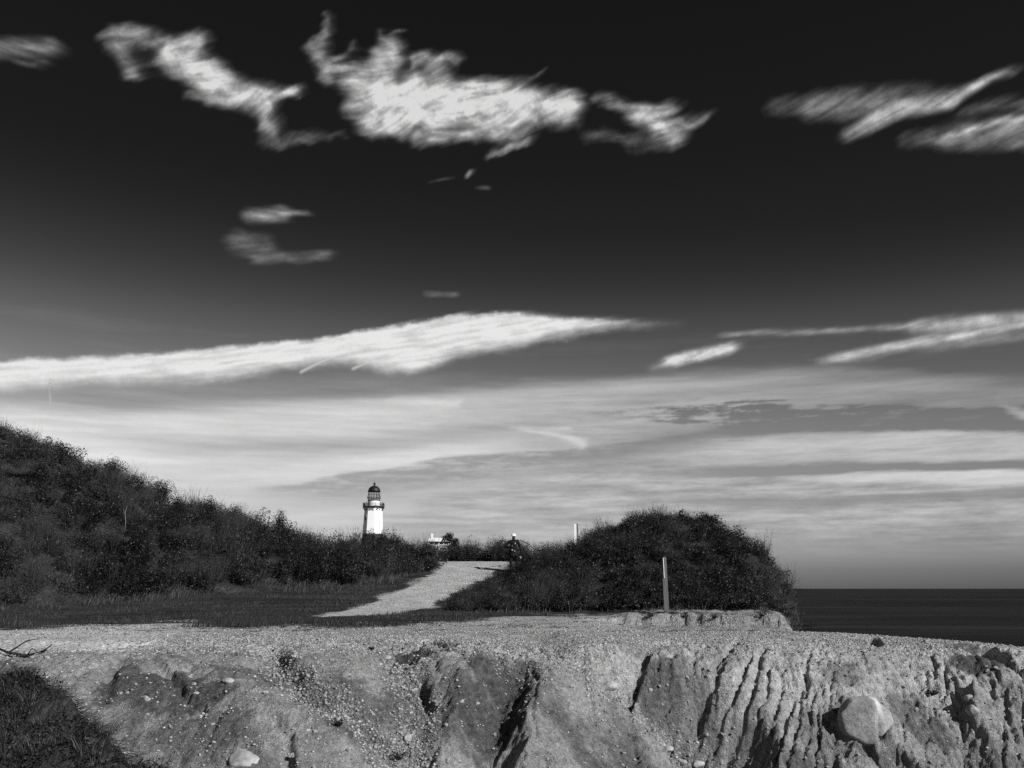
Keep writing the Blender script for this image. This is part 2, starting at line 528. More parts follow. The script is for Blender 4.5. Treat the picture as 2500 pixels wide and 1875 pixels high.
def bluff(X, Y, masks=False, plain=False):
    X = np.asarray(X, float)
    Y = np.asarray(Y, float)
    z = bluff_base(X, Y)
    u = U(X, Y)
    below = sstep(22.0, 20.6, Y)
    wx = X + fbm(X * 2.3, Y * 2.3, 3, 81) * .10
    wy = Y + fbm(X * 2.3 + 9, Y * 2.3, 3, 82) * .10
    gravel = np.zeros(X.shape)
    # broad swells of the face
    z = z + fbm(X * .55, Y * .55, 3, 83) * .16 * below
    for k, (P, dep, wl, wr, flat, straight) in GP.items():
        d, side, t = pdist(wx, wy, P)
        w = np.where(side > 0, wr, wl)     # travelling downhill: + is towards the right of the picture
        q = np.clip(d / w, 0, 1)
        if straight:
            e = np.clip((1 - q) / (1 - flat), 0, 1)
            prof = e - .10 * np.sin(e * 2 * math.pi) * .6
        else:
            prof = 1 - sstep(flat, 1.0, q)
        z = z - np.interp(t, np.linspace(0, 1, len(dep)), dep) * prof * sstep(0, .08, t + .04)
        if k in ('main', 'middle', 'left'):
            gravel = np.maximum(gravel, sstep(1.0, .2, d / {'main': .5, 'middle': .62, 'left': .46}[k]))
    for P, dep, w in RG:
        d, side, t = pdist(wx, wy, P)
        z = z + dep * np.exp(-(d / w) ** 2) * sstep(0, .15, t + .03)
    if plain:
        return z
    for P, dep, w in RP:
        d, side, t = pdist(wx, wy, P)
        z = z - dep * np.clip(1 - d / w, 0, 1) ** .8 * sstep(0, .12, t) * (0.75 + .5 * vnoise(t * 9, t * 0, 5))
    # flutes on the steep wall
    fl = sstep(1540, 1640, u) * sstep(2130, 1990, u) * sstep(20.95, 20.3, Y + .25 * pnoise(X * 1.5, X * 0, 88))
    q = np.arctan2(X - 6.7, np.maximum(23.2 - Y, .3)) * 3.6      # creases fan out from the crest
    q = q + pfbm(X * .8, Y * .8, 3, 91) * .16
    amp = .35 + .85 * sstep(-.35, .45, pfbm(X * .7, Y * .45, 3, 89))
    r1 = (1 - np.abs(pnoise(q * 1.5, Y * .22, 92))) ** 16 * .05
    r2 = (1 - np.abs(pnoise(q * 4.0 + .6 * pnoise(X * 2, Y * 2, 90), Y * .6, 93))) ** 10 * .05
    r3 = (1 - np.abs(pnoise(q * 10.0, Y * 2.4, 94))) ** 4 * .03
    bay = np.exp(-((u - 1235) / 75) ** 2) * sstep(19.0, 18.6, Y)
    z = z - (fl + .5 * bay) * (r1 + r2 + r3) * amp
    # lumps on the right, finer crumble everywhere on the face
    lm = sstep(2060, 2180, u) * sstep(21.0, 20.3, Y)
    z = z + lm * (pfbm(X * 1.5, Y * 1.2, 5, 94, .6) * .17 - (1 - np.abs(pnoise(X * 1.9 - .3 * Y, Y * .8, 95))) ** 10 * .09)
    rough = interp(u, [(0, .06), (900, .06), (1100, .12), (1270, .13), (1350, .04), (1480, .06), (1570, .17), (1740, .16), (1800, .10), (2500, .12)])
    cr = pfbm(X * 4.0, Y * 4.0, 5, 95, .66) * rough * 1.1 * below
    z = z + cr
    tx = 1 - np.abs(vnoise(X * 3.2 + 1.2 * vnoise(X * 2, Y * 2, 5), Y * 2.2, 99) * 2 - 1)
    z = z - tx ** 6 * .07 * below * sstep(.1, .35, fbm(X * .7, Y * .7, 2, 100) + .3)
    z = z + pfbm(X * 11, Y * 11, 3, 96, .7) * interp(u, [(0, .016), (1100, .02), (1350, .012), (1600, .028), (2500, .03)])
    bm = bank_mask(X, Y)
    z = z + bm * (.30 + .12 * fbm(X * 1.2, Y * 1.2, 3, 97))
    if masks:
        plateau = sstep(19.0, 19.9, Y) * (1 - sstep(1400, 1600, u) * (1 - sstep(20.4, 21.4, Y)))
        gravel = np.maximum(gravel, plateau * (.75 + .5 * fbm(X * .8, Y * .8, 3, 98)))
        cm = clay_shade_mask(X, Y)
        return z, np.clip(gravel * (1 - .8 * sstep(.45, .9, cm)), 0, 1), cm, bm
    return z


def on_face(pts):
    return hit(lambda X, Y: bluff(X, Y, plain=True), pts, 15.5, 26.0, 360)


_all = on_face([q for p, d, w in RILLS for q in p])
_k = 0
for p, d, w in RILLS:
    RP.append((_all[_k:_k + len(p), :2], d, w))
    _k += len(p)
CLAY_SHADE_P += [(p, c[2], c[3], c[4]) for p, c in zip(on_face([c[:2] for c in CLAY_SHADE]), CLAY_SHADE)]

# lawn, path edges on the land surface
PATH_L = hit(land, [(1062, 1373), (1068, 1384), (1058, 1400), (1000, 1430), (940, 1455), (870, 1483), (800, 1500), (770, 1506)], 24, 60)
PATH_R = hit(land, [(1240, 1379), (1205, 1400), (1150, 1431), (1108, 1460), (1040, 1485), (960, 1497), (850, 1504), (780, 1508)], 24, 60)
SAND_E = hit(land, [(-300, 1548), (0, 1538), (250, 1528), (400, 1521), (480, 1517), (540, 1531), (600, 1531), (700, 1524), (800, 1530), (950, 1528), (1100, 1518), (1200, 1505), (1350, 1498),
                    (1500, 1496), (1700, 1496), (1900, 1496)], 22, 60)
_o = np.argsort(PATH_L[:, 1])
PLx, PLy = PATH_L[_o, 0], PATH_L[_o, 1]
_o = np.argsort(PATH_R[:, 1])
PRx, PRy = PATH_R[_o, 0], PATH_R[_o, 1]


def path_mask(X, Y):
    n = fbm(X * 1.1, Y * .8, 4, 101) * .5
    xl = np.interp(Y, PLy, PLx)
    xr = np.interp(Y, PRy, PRx)
    e = np.minimum(X - xl, xr - X) + n * .5
    lo = max(PLy[0], PRy[0])
    m = sstep(-.12, .22, e) * sstep(lo - .6, lo + .2, Y) * sstep(55, 52, Y)
    return m


def lawn_mask(X, Y):
    u = U(X, Y)
    ye = np.interp(u, U(SAND_E[:, 0], SAND_E[:, 1]), SAND_E[:, 1])
    n = pfbm(X * .30, Y * .55, 3, 103, .6) * 4.5
    return sstep(-1.2, 1.2, Y - ye + n)


# ------------------------------------------------------------------ mesh helpers
def new_mesh(name, V, faces_flat, n_per, mat, attrs=None, smooth=False):
    """fast mesh from arrays; faces_flat is (m, n_per) ints"""
    me = bpy.data.meshes.new(name)
    V = np.ascontiguousarray(V, dtype=np.float32)
    Fc = np.ascontiguousarray(faces_flat, dtype=np.int32)
    m = len(Fc)
    me.vertices.add(len(V))
    me.vertices.foreach_set('co', V.ravel())
    me.loops.add(m * n_per)
    me.loops.foreach_set('vertex_index', Fc.ravel())
    me.polygons.add(m)
    me.polygons.foreach_set('loop_start', np.arange(0, m * n_per, n_per, dtype=np.int32))
    me.polygons.foreach_set('loop_total', np.full(m, n_per, dtype=np.int32))
    if smooth:
        me.polygons.foreach_set('use_smooth', np.ones(m, dtype=bool))
    for k, a in (attrs or {}).items():
        at = me.attributes.new(k, 'FLOAT', 'POINT')
        at.data.foreach_set('value', np.ascontiguousarray(a, dtype=np.float32))
    me.update()
    if mat:
        me.materials.append(mat)
    return me


def link(name, data, parent=None, label=None, cat=None, group=None, kind=None, loc=None):
    o = bpy.data.objects.new(name, data)
    col.objects.link(o)
    if parent is not None:
        o.parent = parent
    if label:
        o['label'] = label
    if cat:
        o['category'] = cat
    if group:
        o['group'] = group
    if kind:
        o['kind'] = kind
    if loc is not None:
        o.location = loc
    return o


def bm_obj(name, bm, mat, parent=None, smooth=False, **k):
    me = bpy.data.meshes.new(name)
    bm.to_mesh(me)
    bm.free()
    if smooth:
        for p in me.polygons:
            p.use_smooth = True
    me.materials.append(mat)
    return link(name, me, parent, **k)


# ------------------------------------------------------------------ materials (black and white film: grey tones)
def mat_new(name, rough=0.9, spec=0.2):
    m = bpy.data.materials.new(name)
    m.use_nodes = True
    nt = m.node_tree
    b = nt.nodes['Principled BSDF']
    b.inputs['Roughness'].default_value = rough
    b.inputs['Specular IOR Level'].default_value = spec
    return m, nt, b


class NB:
    def __init__(s, nt):
        s.nt = nt

    def n(s, t, **k):
        x = s.nt.nodes.new(t)
        for a, b in k.items():
            setattr(x, a, b)
        return x

    def l(s, a, b):
        s.nt.links.new(a, b)

    def set(s, sock, v):
        if isinstance(v, (int, float)):
            sock.default_value = v
        else:
            s.l(v, sock)

    def math(s, op, a, b=None, clamp=False):
        x = s.n('ShaderNodeMath', operation=op)
        x.use_clamp = clamp
        s.set(x.inputs[0], a)
        if b is not None:
            s.set(x.inputs[1], b)
        return x.outputs[0]

    def mr(s, v, a, b, c, d, smooth=True):
        x = s.n('ShaderNodeMapRange')
        x.interpolation_type = 'SMOOTHSTEP' if smooth else 'LINEAR'
        s.l(v, x.inputs[0])
        for i, q in zip((1, 2, 3, 4), (a, b, c, d)):
            s.set(x.inputs[i], q)
        return x.outputs[0]

    def mix(s, f, a, b):
        x = s.n('ShaderNodeMix', data_type='FLOAT')
        s.set(x.inputs[0], f)
        s.set(x.inputs[2], a)
        s.set(x.inputs[3], b)
        return x.outputs[0]

    def obj(s):
        return s.n('ShaderNodeTexCoord').outputs['Object']

    def map(s, v, scale):
        x = s.n('ShaderNodeMapping')
        x.inputs['Scale'].default_value = scale
        s.l(v, x.inputs['Vector'])
        return x.outputs[0]

    def noise(s, v, scale, detail=4, rough=.55):
        x = s.n('ShaderNodeTexNoise')
        x.inputs['Scale'].default_value = scale
        x.inputs['Detail'].default_value = detail
        x.inputs['Roughness'].default_value = rough
        s.l(v, x.inputs['Vector'])
        return x.outputs[0]

    def vor(s, v, scale, feature='F1', out='Distance'):
        x = s.n('ShaderNodeTexVoronoi', feature=feature)
        x.inputs['Scale'].default_value = scale
        s.l(v, x.inputs['Vector'])
        return x.outputs[out]

    def attr(s, name):
        x = s.n('ShaderNodeAttribute', attribute_name=name)
        return x.outputs['Fac']

    def grey(s, v, b):
        c = s.n('ShaderNodeCombineColor')
        for i in range(3):
            s.l(v, c.inputs[i])
        s.l(c.outputs[0], b.inputs['Base Color'])

    def bump(s, h, b, strength, dist):
        x = s.n('ShaderNodeBump')
        x.inputs['Strength'].default_value = strength
        x.inputs['Distance'].default_value = dist
        s.l(h, x.inputs['Height'])
        s.l(x.outputs[0], b.inputs['Normal'])


def make_earth():
    m, nt, b = mat_new('earth', .95, .08)
    N = NB(nt)
    P = N.obj()
    g = N.attr('gravel')
    c = N.attr('clay')  # clay tone, with painted shade of the bluff's flanks and hollows
    gr = N.attr('grass')
    n1 = N.noise(P, 1.1, 5, .6)
    n2 = N.noise(P, 7.0, 5, .65)
    n3 = N.noise(P, 38.0, 3, .6)
    n4 = N.noise(P, 15.0, 4, .72)
    strat = N.noise(N.map(P, (.8, .8, 7.0)), 1.6, 4, .6)
    sand = N.mr(n1, .3, .7, .235, .325)
    sand = N.math('MULTIPLY', sand, N.mr(n2, .28, .72, .72, 1.18))
    sand = N.math('MULTIPLY', sand, N.mr(n3, .25, .75, .72, 1.25))
    sand = N.math('MULTIPLY', sand, N.mr(n4, .3, .7, .82, 1.16))
    spk = N.vor(P, 21.0)
    sand = N.math('MULTIPLY', sand, N.mr(spk, .10, .22, 1.55, 1.0))
    sand = N.math('MULTIPLY', sand, N.mr(strat, .3, .7, .86, 1.12))
    clay_shade_c = N.math('MULTIPLY', N.math('MULTIPLY', N.mr(n2, .3, .7, .035, .085), N.mr(n3, .25, .75, .62, 1.35)), N.mr(n4, .3, .7, .6, 1.4))
    v = N.mix(N.math('MULTIPLY', c, N.mr(n1, .25, .6, .75, 1.0)), sand, clay_shade_c)
    # pebbly ground: cells of lighter and darker stones
    vc = N.n('ShaderNodeTexVoronoi', feature='F1')
    vc.inputs['Scale'].default_value = 15.0
    N.l(P, vc.inputs['Vector'])
    sv = N.n('ShaderNodeSeparateColor')
    N.l(vc.outputs['Color'], sv.inputs[0])
    pb = N.math('MULTIPLY', N.mr(sv.outputs[0], 0, 1, .12, .44), N.mr(vc.outputs['Distance'], .25, .6, 1.0, .5))
    v = N.mix(N.math('MULTIPLY', g, .6), v, pb)
    v = N.math('MULTIPLY', v, N.math('ADD', 1.0, N.math('MULTIPLY', N.attr('pale'), 1.0)))
    # turf
    tf = N.noise(N.map(P, (6, 2.2, 3)), 2.2, 5, .7)
    turf = N.math('MULTIPLY', N.mr(tf, .3, .72, .014, .06), N.mr(N.noise(N.map(P, (.25, 1.6, 1)), 1.0, 4, .65), .3, .7, .6, 1.6))
    gn = N.math('MULTIPLY', N.math('SUBTRACT', N.noise(N.map(P, (.22, .5, 1)), 1.0, 8, .72), .5), 1.5)
    gm = N.mr(N.math('ADD', gr, gn), .44, .56, 0, 1)
    v = N.mix(gm, v, turf)
    N.grey(v, b)
    h = N.math('ADD', N.math('MULTIPLY', n2, .5), N.math('ADD', N.math('MULTIPLY', n3, .3), N.math('MULTIPLY', n4, .9)))
    h = N.math('ADD', h, N.math('MULTIPLY', N.math('SUBTRACT', 1.0, vc.outputs['Distance']), N.math('MULTIPLY', g, .8)))
    h = N.math('ADD', h, N.math('MULTIPLY', N.noise(P, 110.0, 2, .6), .12))
    N.bump(h, b, 1.0, .10)
    return m


def make_leaf(name, lo, hi, rough=.55, spec=.35, trans=0.0):
    m, nt, b = mat_new(name, rough, spec)
    N = NB(nt)
    t = N.attr('tone')
    N.grey(N.mr(t, 0, 1, lo, hi, False), b)
    return m


def make_plain(name, val, rough=.85, spec=.2, var=.15, scale=6.0, bump=0.0, mapscale=(1, 1, 1)):
    m, nt, b = mat_new(name, rough, spec)
    N = NB(nt)
    P = N.map(N.obj(), mapscale)
    n = N.noise(P, scale, 5, .6)
    N.grey(N.mr(n, .25, .75, val * (1 - var), val * (1 + var)), b)
    if bump:
        N.bump(n, b, .6, bump)
    return m


M_EARTH = make_earth()
M_LEAF = make_leaf('shrub_leaf', .0015, .048, .5, .22)
M_LEAF2 = make_leaf('evergreen_leaf', .003, .014, .6, .12)
M_TWIG = make_leaf('bare_twig', .007, .066, .85, .1)
M_GRASSD = make_leaf('dry_grass', .016, .17, .8, .1)
M_GRASS = make_leaf('turf_blade', .010, .085, .75, .12)
M_STONE = make_plain('pale_stone', .29, .9, .12, .4, 2.2, .03)
M_BARK = make_plain('dark_bark', .03, .9, .1, .4, 8.0, .01, (3, 3, 1))
M_PALEBARK = make_plain('pale_bark', .20, .9, .1, .3, 8.0, .01, (3, 3, 1))

# ------------------------------------------------------------------ ground sheets


def grid_mesh(xs, ys, fn):
    XX, YY = np.meshgrid(xs, ys)
    return XX, YY


def quads(nx, ny):
    i = np.arange(nx - 1)
    j = np.arange(ny - 1)
    I, J = np.meshgrid(i, j)
    a = (J * nx + I).ravel()
    return np.stack([a, a + 1, a + 1 + nx, a + nx], 1)


def sub_mesh(name, V, Fc, keep, mat, attrs):
    f = Fc[keep]
    used = np.unique(f)
    remap = np.full(len(V), -1, dtype=np.int64)
    remap[used] = np.arange(len(used))
    return new_mesh(name, V[used], remap[f], 4, mat, {k: a[used] for k, a in attrs.items()}, True)


# ------------------------------------------------------------------ clouds: thin ice sheets high over the sea, lit by the sun from above
m = bpy.data.materials.new('cloud_ice')
m.use_nodes = True
nt = m.node_tree
nt.nodes.clear()
N = NB(nt)
_o = N.n('ShaderNodeOutputMaterial')
_t = N.n('ShaderNodeBsdfTranslucent')
_t.inputs['Color'].default_value = (.80, .80, .80, 1)
_c = N.n('ShaderNodeBsdfTransparent')
_x = N.n('ShaderNodeMixShader')
N.l(N.attr('ice'), _x.inputs[0])
N.l(_c.outputs[0], _x.inputs[1])
N.l(_t.outputs[0], _x.inputs[2])
N.l(_x.outputs[0], _o.inputs['Surface'])
M_CLOUD = m
CLOUD_L = 5.0 * math.sin(SUN_EL) / math.pi * .80 / .87


def gather(G, A0, E0, res, A, E_):
    """bilinear read of grid G at azimuth A, elevation E_"""
    x = np.clip((A - A0) / res, 0, G.shape[1] - 1.001)
    y = np.clip((E_ - E0) / res, 0, G.shape[0] - 1.001)
    i = x.astype(int)
    j = y.astype(int)
    fx = x - i
    fy = y - j
    return (G[j, i] * (1 - fx) + G[j, i + 1] * fx) * (1 - fy) + (G[j + 1, i] * (1 - fx) + G[j + 1, i + 1] * fx) * fy


def smear(G, A0, E0, res, A, E_, ang, length, n=14, both=False):
    """drag a field along the wind so that its edges trail off in fibres; ang is a field of degrees"""
    c = np.cos(np.radians(ang))
    s_ = np.sin(np.radians(ang))
    out = 0
    tot = 0
    for k in range(n):
        t = k / (n - 1.0)
        w = (1 - t) ** 1.2
        for sg in ((1, -1) if both else (1,)):
            out = out + w * gather(G, A0, E0, res, A + sg * c * t * length, E_ + sg * s_ * t * length)
            tot += w
    return out / tot


def cirrus_density(A, E_, A0, E0, res, strokes, ang=15, length=1.6, warp=1.0, seed=0, tear=1.0, swirl=30):
    P_ = np.array([azel(*p) + azel(*q) + (w * .0250, amp) for p, q, w, amp in strokes])
    wa = A + warp * (.55 * pfbm(A * .4, E_ * .4, 2, 201 + seed) + .32 * pfbm(A * 1.3, E_ * 1.3, 3, 203 + seed, .6))
    we = E_ + warp * (.40 * pfbm(A * .4 + 5, E_ * .4, 2, 205 + seed) + .26 * pfbm(A * 1.3 + 7, E_ * 1.3, 3, 207 + seed, .6))
    D = np.zeros(A.shape)
    for a0, e0, a1, e1, w, amp in P_:
        dx, dy = a1 - a0, e1 - e0
        L2 = dx * dx + dy * dy + 1e-6
        t = np.clip(((wa - a0) * dx + (we - e0) * dy) / L2, 0, 1)
        r = np.hypot(wa - a0 - t * dx, we - e0 - t * dy) / w
        v = amp * np.exp(-np.abs(r / .92) ** 2.0)
        D = np.maximum(D, v) + .25 * np.minimum(D, v) * (1 - np.maximum(D, v))
    field = ang + swirl * pfbm(A * .22, E_ * .22, 2, 221 + seed)
    tex = pfbm(wa * 1.1, we * 1.5, 5, 209 + seed, .62)
    gr = pfbm(A * 4.0, E_ * 5.0, 4, 211 + seed, .8)
    M = np.clip(D * 1.12 + tear * np.sqrt(D) * (.38 * tex + .12 * gr) - .17, 0, 1.1)
    S1 = smear(M, A0, E0, res, A, E_, field, length)
    S2 = smear(M, A0, E0, res, A, E_, field + 10, length * .35, 6, True)
    wn = pfbm(A * 1.5, E_ * 2.0, 4, 217 + seed, .85)
    F = smear(wn, A0, E0, res, A, E_, field, length * .8, 20, True)
    F = F / (F.std() + 1e-6)
    S3 = smear(np.clip(D * 1.1 - .04, 0, 1), A0, E0, res, A, E_, field - 8, length * 1.5, 16, True)
    d = (.50 * S2 + .50 * S1) * (1 + .10 * F) + .22 * S3 * np.clip(1 + .22 * F, 0, 2)
    fr = np.clip(D * 1.15 + tear * np.sqrt(D) * (.35 * tex + .32 * gr) - .18, 0, 1)
    fr = smear(fr, A0, E0, res, A, E_, field, length * .4, 8, True)
    d = .86 * d + .13 * fr
    d = d * np.clip(.90 + .38 * pfbm(wa * .8, we * 1.4, 4, 219 + seed, .58), .2, 1.25)
    return np.clip(d * .95 - .02, 0, .90) ** 1.55


def cloud_out(name, label, A, E_, d, alt=6800):
    """sheet at height alt; A, E_ are grids of azimuth and elevation in degrees, d the density"""
    a = np.radians(A)
    e = np.radians(E_)
    r = alt / np.tan(e)
    V = np.stack([np.sin(a) * r, np.cos(a) * r, np.full(A.shape, alt + CZ)], -1)
    ny, nx = d.shape
    Fc = quads(nx, ny)
    dd = d.ravel()
    keep = dd[Fc].max(1) > .004
    f = Fc[keep]
    used = np.unique(f)
    rm = np.full(dd.size, -1, dtype=np.int64)
    rm[used] = np.arange(len(used))
    me = new_mesh(name, V.reshape(-1, 3)[used], rm[f], 4, M_CLOUD, {'ice': np.clip(dd[used], 0, 1)}, True)
    return link(name, me, label=label, cat='cloud')


def cirrus(name, label, strokes, res=.07, gainv=1.0, **kw):
    P_ = np.array([azel(*p) + azel(*q) for p, q, w, a in strokes])
    pad = 2.8
    A0 = min(P_[:, 0].min(), P_[:, 2].min()) - pad
    E0 = max(min(P_[:, 1].min(), P_[:, 3].min()) - pad, 1.2)
    A, E_ = np.meshgrid(np.arange(A0, max(P_[:, 0].max(), P_[:, 2].max()) + pad, res), np.arange(E0, max(P_[:, 1].max(), P_[:, 3].max()) + pad, res))
    d = cirrus_density(A, E_, A0, E0, res, strokes, **kw)
    cloud_out(name, label, A, E_, np.clip(d * gainv, 0, .97))


cirrus('cloud', 'ragged bright diagonal cirrus cloud at the upper left', [
    ((262, 80), (350, 95), 24, .60), ((290, 120), (325, 178), 26, .60), ((395, 108), (480, 115), 30, .85), ((395, 128), (570, 228), 36, 1.0),
    ((480, 190), (640, 255), 32, 1.0), ((455, 235), (545, 243), 18, .5), ((600, 228), (725, 224), 13, .9), ((615, 245), (652, 310), 20, .9),
    ((640, 332), (850, 328), 20, .30), ((640, 345), (760, 350), 18, .34)], ang=-155, length=1.5, seed=1)
cirrus('cloud', 'largest ragged white cirrus cloud with upturned horns, top centre', [
    ((795, 30), (780, 105), 14, .55), ((768, 120), (803, 190), 28, .66), ((805, 160), (858, 108), 14, .45), ((790, 192), (930, 140), 18, .55),
    ((930, 70), (956, 128), 18, .5), ((965, 84), (984, 70), 9, .4), ((965, 118), (895, 205), 32, .72), ((1015, 158), (1108, 140), 15, .62), ((1050, 152), (1085, 195), 24, .6),
    ((880, 208), (1060, 280), 50, 1.0), ((930, 212), (1255, 245), 44, 1.0), ((862, 268), (965, 278), 32, .62), ((910, 295), (1140, 264), 44, 1.0),
    ((1100, 240), (1385, 262), 38, 1.0), ((1010, 335), (1255, 322), 25, .62), ((1150, 300), (1280, 288), 38, .8), ((1195, 378), (1280, 340), 13, .6),
    ((1290, 202), (1326, 170), 13, .30), ((1310, 300), (1420, 310), 24, .25)], ang=-160, length=1.3, seed=2)
cirrus('cloud', 'bright curled cirrus trailing right of the largest cloud', [
    ((1445, 252), (1530, 258), 18, .45), ((1545, 268), (1640, 275), 26, .66), ((1565, 280), (1640, 340), 32, .95), ((1610, 334), (1705, 288), 15, .62),
    ((1430, 335), (1620, 352), 24, .30), ((1400, 315), (1520, 330), 22, .2)], ang=-165, length=1.6, seed=3)
cirrus('cloud', 'smooth grey cirrus sweeping up to a point at the right', [
    ((1885, 255), (2000, 268), 32, .34), ((1985, 262), (2175, 256), 40, .50), ((2070, 328), (2175, 274), 26, .56), ((2120, 290), (2330, 238), 22, .82),
    ((2300, 252), (2400, 202), 14, .78), ((2390, 197), (2470, 181), 9, .62), ((2050, 222), (2260, 217), 15, .3)], ang=-162, length=2.2, seed=4, warp=.5, tear=.6, swirl=8)
cirrus('cloud', 'streaked cirrus at the right edge below the pointed one', [
    ((2200, 340), (2330, 324), 28, .36), ((2290, 342), (2600, 302), 28, .5), ((2300, 338), (2600, 262), 8, .85), ((2350, 270), (2600, 250), 20, .4),
    ((2300, 352), (2600, 345), 22, .42)], ang=-164, length=2.2, seed=5, warp=.45, tear=.6, swirl=8)
cirrus('cloud', 'small grey cirrus cut by the left edge near the top', [((-100, 112), (120, 112), 27, .50), ((35, 147), (108, 150), 10, .3)], ang=178, length=1.8, seed=6, warp=.4, tear=.6, swirl=6)
cirrus('cloud', 'small lens shaped cloud in the dark sky left of centre', [((605, 529), (690, 521), 26, .52), ((680, 517), (755, 518), 12, .42)], ang=178, length=1.2, seed=7, warp=.3, tear=.35, swirl=6)
cirrus('cloud', 'dim smudge of cloud under the small lens shaped one', [((568, 590), (640, 602), 46, .36), ((620, 632), (800, 622), 24, .36)], ang=-170, length=1.2, seed=8, warp=.35, tear=.3, swirl=6)
cirrus('cloud', 'tiny bright cloud puff beneath the largest cirrus', [((1141, 432), (1147, 420), 9, .62)], ang=-150, length=.8, seed=9, warp=.2, res=.06, tear=.5)
cirrus('cloud', 'thin faint wisp left of the tiny cloud puff', [((1045, 444), (1108, 435), 7, .30)], ang=-165, length=1.0, seed=19, warp=.2, res=.06, tear=.4)
cirrus('cloud', 'faint small smudge right of and below the tiny cloud puff', [((1163, 455), (1194, 461), 9, .34)], ang=-165, length=.8, seed=29, warp=.2, res=.06, tear=.4)
cirrus('cloud', 'faint short wisp above the long cloud band', [((1040, 718), (1110, 722), 13, .34)], ang=178, length=1.0, seed=10, warp=.25, tear=.3)
cirrus('cloud', 'short bright torpedo shaped cloud right of centre', [((1625, 886), (1785, 848), 18, 1.0), ((1590, 902), (1650, 890), 15, .5)], ang=-162, length=1.6, seed=11, warp=.3, tear=.5, swirl=5)
cirrus('cloud', 'long forked cloud streak reaching the right edge', [
    ((1760, 817), (2420, 783), 9, .58), ((2030, 874), (2480, 795), 17, .70), ((2230, 800), (2600, 774), 24, .70), ((2000, 880), (2130, 868), 15, .44), ((2250, 850), (2600, 806), 20, .42)],
    ang=-172, length=2.4, seed=12, warp=.3, tear=.5, swirl=4)
cirrus('cloud', 'faint vertical vapour trail above the hill', [((119, 945), (124, 985), 3.0, .75)], ang=-95, length=.8, seed=13, warp=.03, tear=.1, res=.04, swirl=1)


def edge_curve(A, pts):
    q = np.array(sorted(azel(*p) for p in pts))
    # smooth interpolation through the points
    v = 0
    for o_ in (-1.0, -.5, 0, .5, 1.0):
        v = v + np.interp(A + o_, q[:, 0], q[:, 1])
    return v / 5


def sheet(A, E_, top, bot, st, sb, fade=()):
    t = edge_curve(A, top)
    b_ = edge_curve(A, bot)
    d = sstep(-st * .5, st * .5, t - E_) * sstep(-sb * .5, sb * .5, E_ - b_)
    for p0, p1 in fade:
        d = d * sstep(0, 1, (A - azel(p0, 950)[0]) / (azel(p1, 950)[0] - azel(p0, 950)[0]))
    return d


# the long band
res = .07
A, E_ = np.meshgrid(np.arange(-36, 14, res), np.arange(10.5, 19.5, res))
wa = A + .5 * pfbm(A * .6, E_ * 1.2, 4, 231, .6)
we = E_ + .34 * pfbm(A * .7 + 3, E_ * 1.0, 5, 233, .66)
d = sheet(wa, we, [(-400, 888), (0, 882), (300, 870), (500, 852), (800, 826), (960, 796), (1050, 782), (1150, 768), (1250, 765), (1350, 775), (1450, 782), (1540, 786), (1640, 790)],
          [(-400, 955), (0, 945), (250, 925), (500, 924), (600, 908), (730, 888), (850, 878), (950, 906), (1040, 902), (1075, 866), (1250, 842), (1400, 808), (1540, 789), (1640, 791)],
          .36, 1.2, [(1700, 1400)])
fld = -170 + 5 * pfbm(A * .2, E_ * .2, 2, 237)
d = d * np.clip(.92 + .42 * pfbm(A * .5, E_ * 1.3, 5, 235, .62), 0, 1.12)
S1 = smear(d, -36, 10.5, res, A, E_, fld, 1.5)
wn = pfbm(A * 3.4, E_ * 3.6, 2, 238, .7)
Fb = smear(wn, -36, 10.5, res, A, E_, fld, 2.0, 22, True)
d = (.5 * d + .5 * S1) * (1 + .09 * Fb / Fb.std())
for p, q, w in (((735, 908), (840, 862), .10), ((862, 900), (960, 868), .11)):      # fallstreaks under it
    a0, e0 = azel(*p)
    a1, e1 = azel(*q)
    t = np.clip(((A - a0) * (a1 - a0) + (E_ - e0) * (e1 - e0)) / ((a1 - a0) ** 2 + (e1 - e0) ** 2), 0, 1)
    r = np.hypot(A - a0 - t * (a1 - a0), E_ - e0 - t * (e1 - e0) - .35 * t * (1 - t))
    d = np.maximum(d, .85 * np.exp(-(r / (w * (1 + .6 * t))) ** 2) * (.55 + .45 * t))
cloud_out('cloud', 'long white cloud band rising from the left edge past the centre', A, E_, np.clip(d, 0, .97))

# the layered veil down to the horizon
res = .092
A, E_ = np.meshgrid(np.arange(-37, 37, res), np.arange(1.25, 16.5, res * .8))
A0, E0 = -37, 1.25
wa = A + .8 * pfbm(A * .12, E_ * .9, 3, 241, .6)
we = E_ + .28 * pfbm(A * .10 + 3, E_ * .8, 4, 243, .6)
streak = pfbm(A * .055, E_ * .95 - A * .012, 5, 245, .62)
streak2 = pfbm(A * .13, E_ * 1.9 + .25 * streak, 5, 247, .68)
mot = pfbm(A * .5, E_ * 3.2, 5, 249, .66)
mott = pfbm(A * .28, E_ * 2.0, 5, 251, .7)
base_l = np.interp(E_, [p[0] for p in BASE_PTS], [lin(p[1]) for p in BASE_PTS]) * np.interp(A, [-32, 32], [1.32, .74])
T = base_l.copy()


def lay(d, v0, v1, op=1.0):
    global T
    v = np.interp(A, [-30, 30], [lin(v0), lin(v1)])
    T = T + (v - T) * np.clip(d * op, 0, 1)


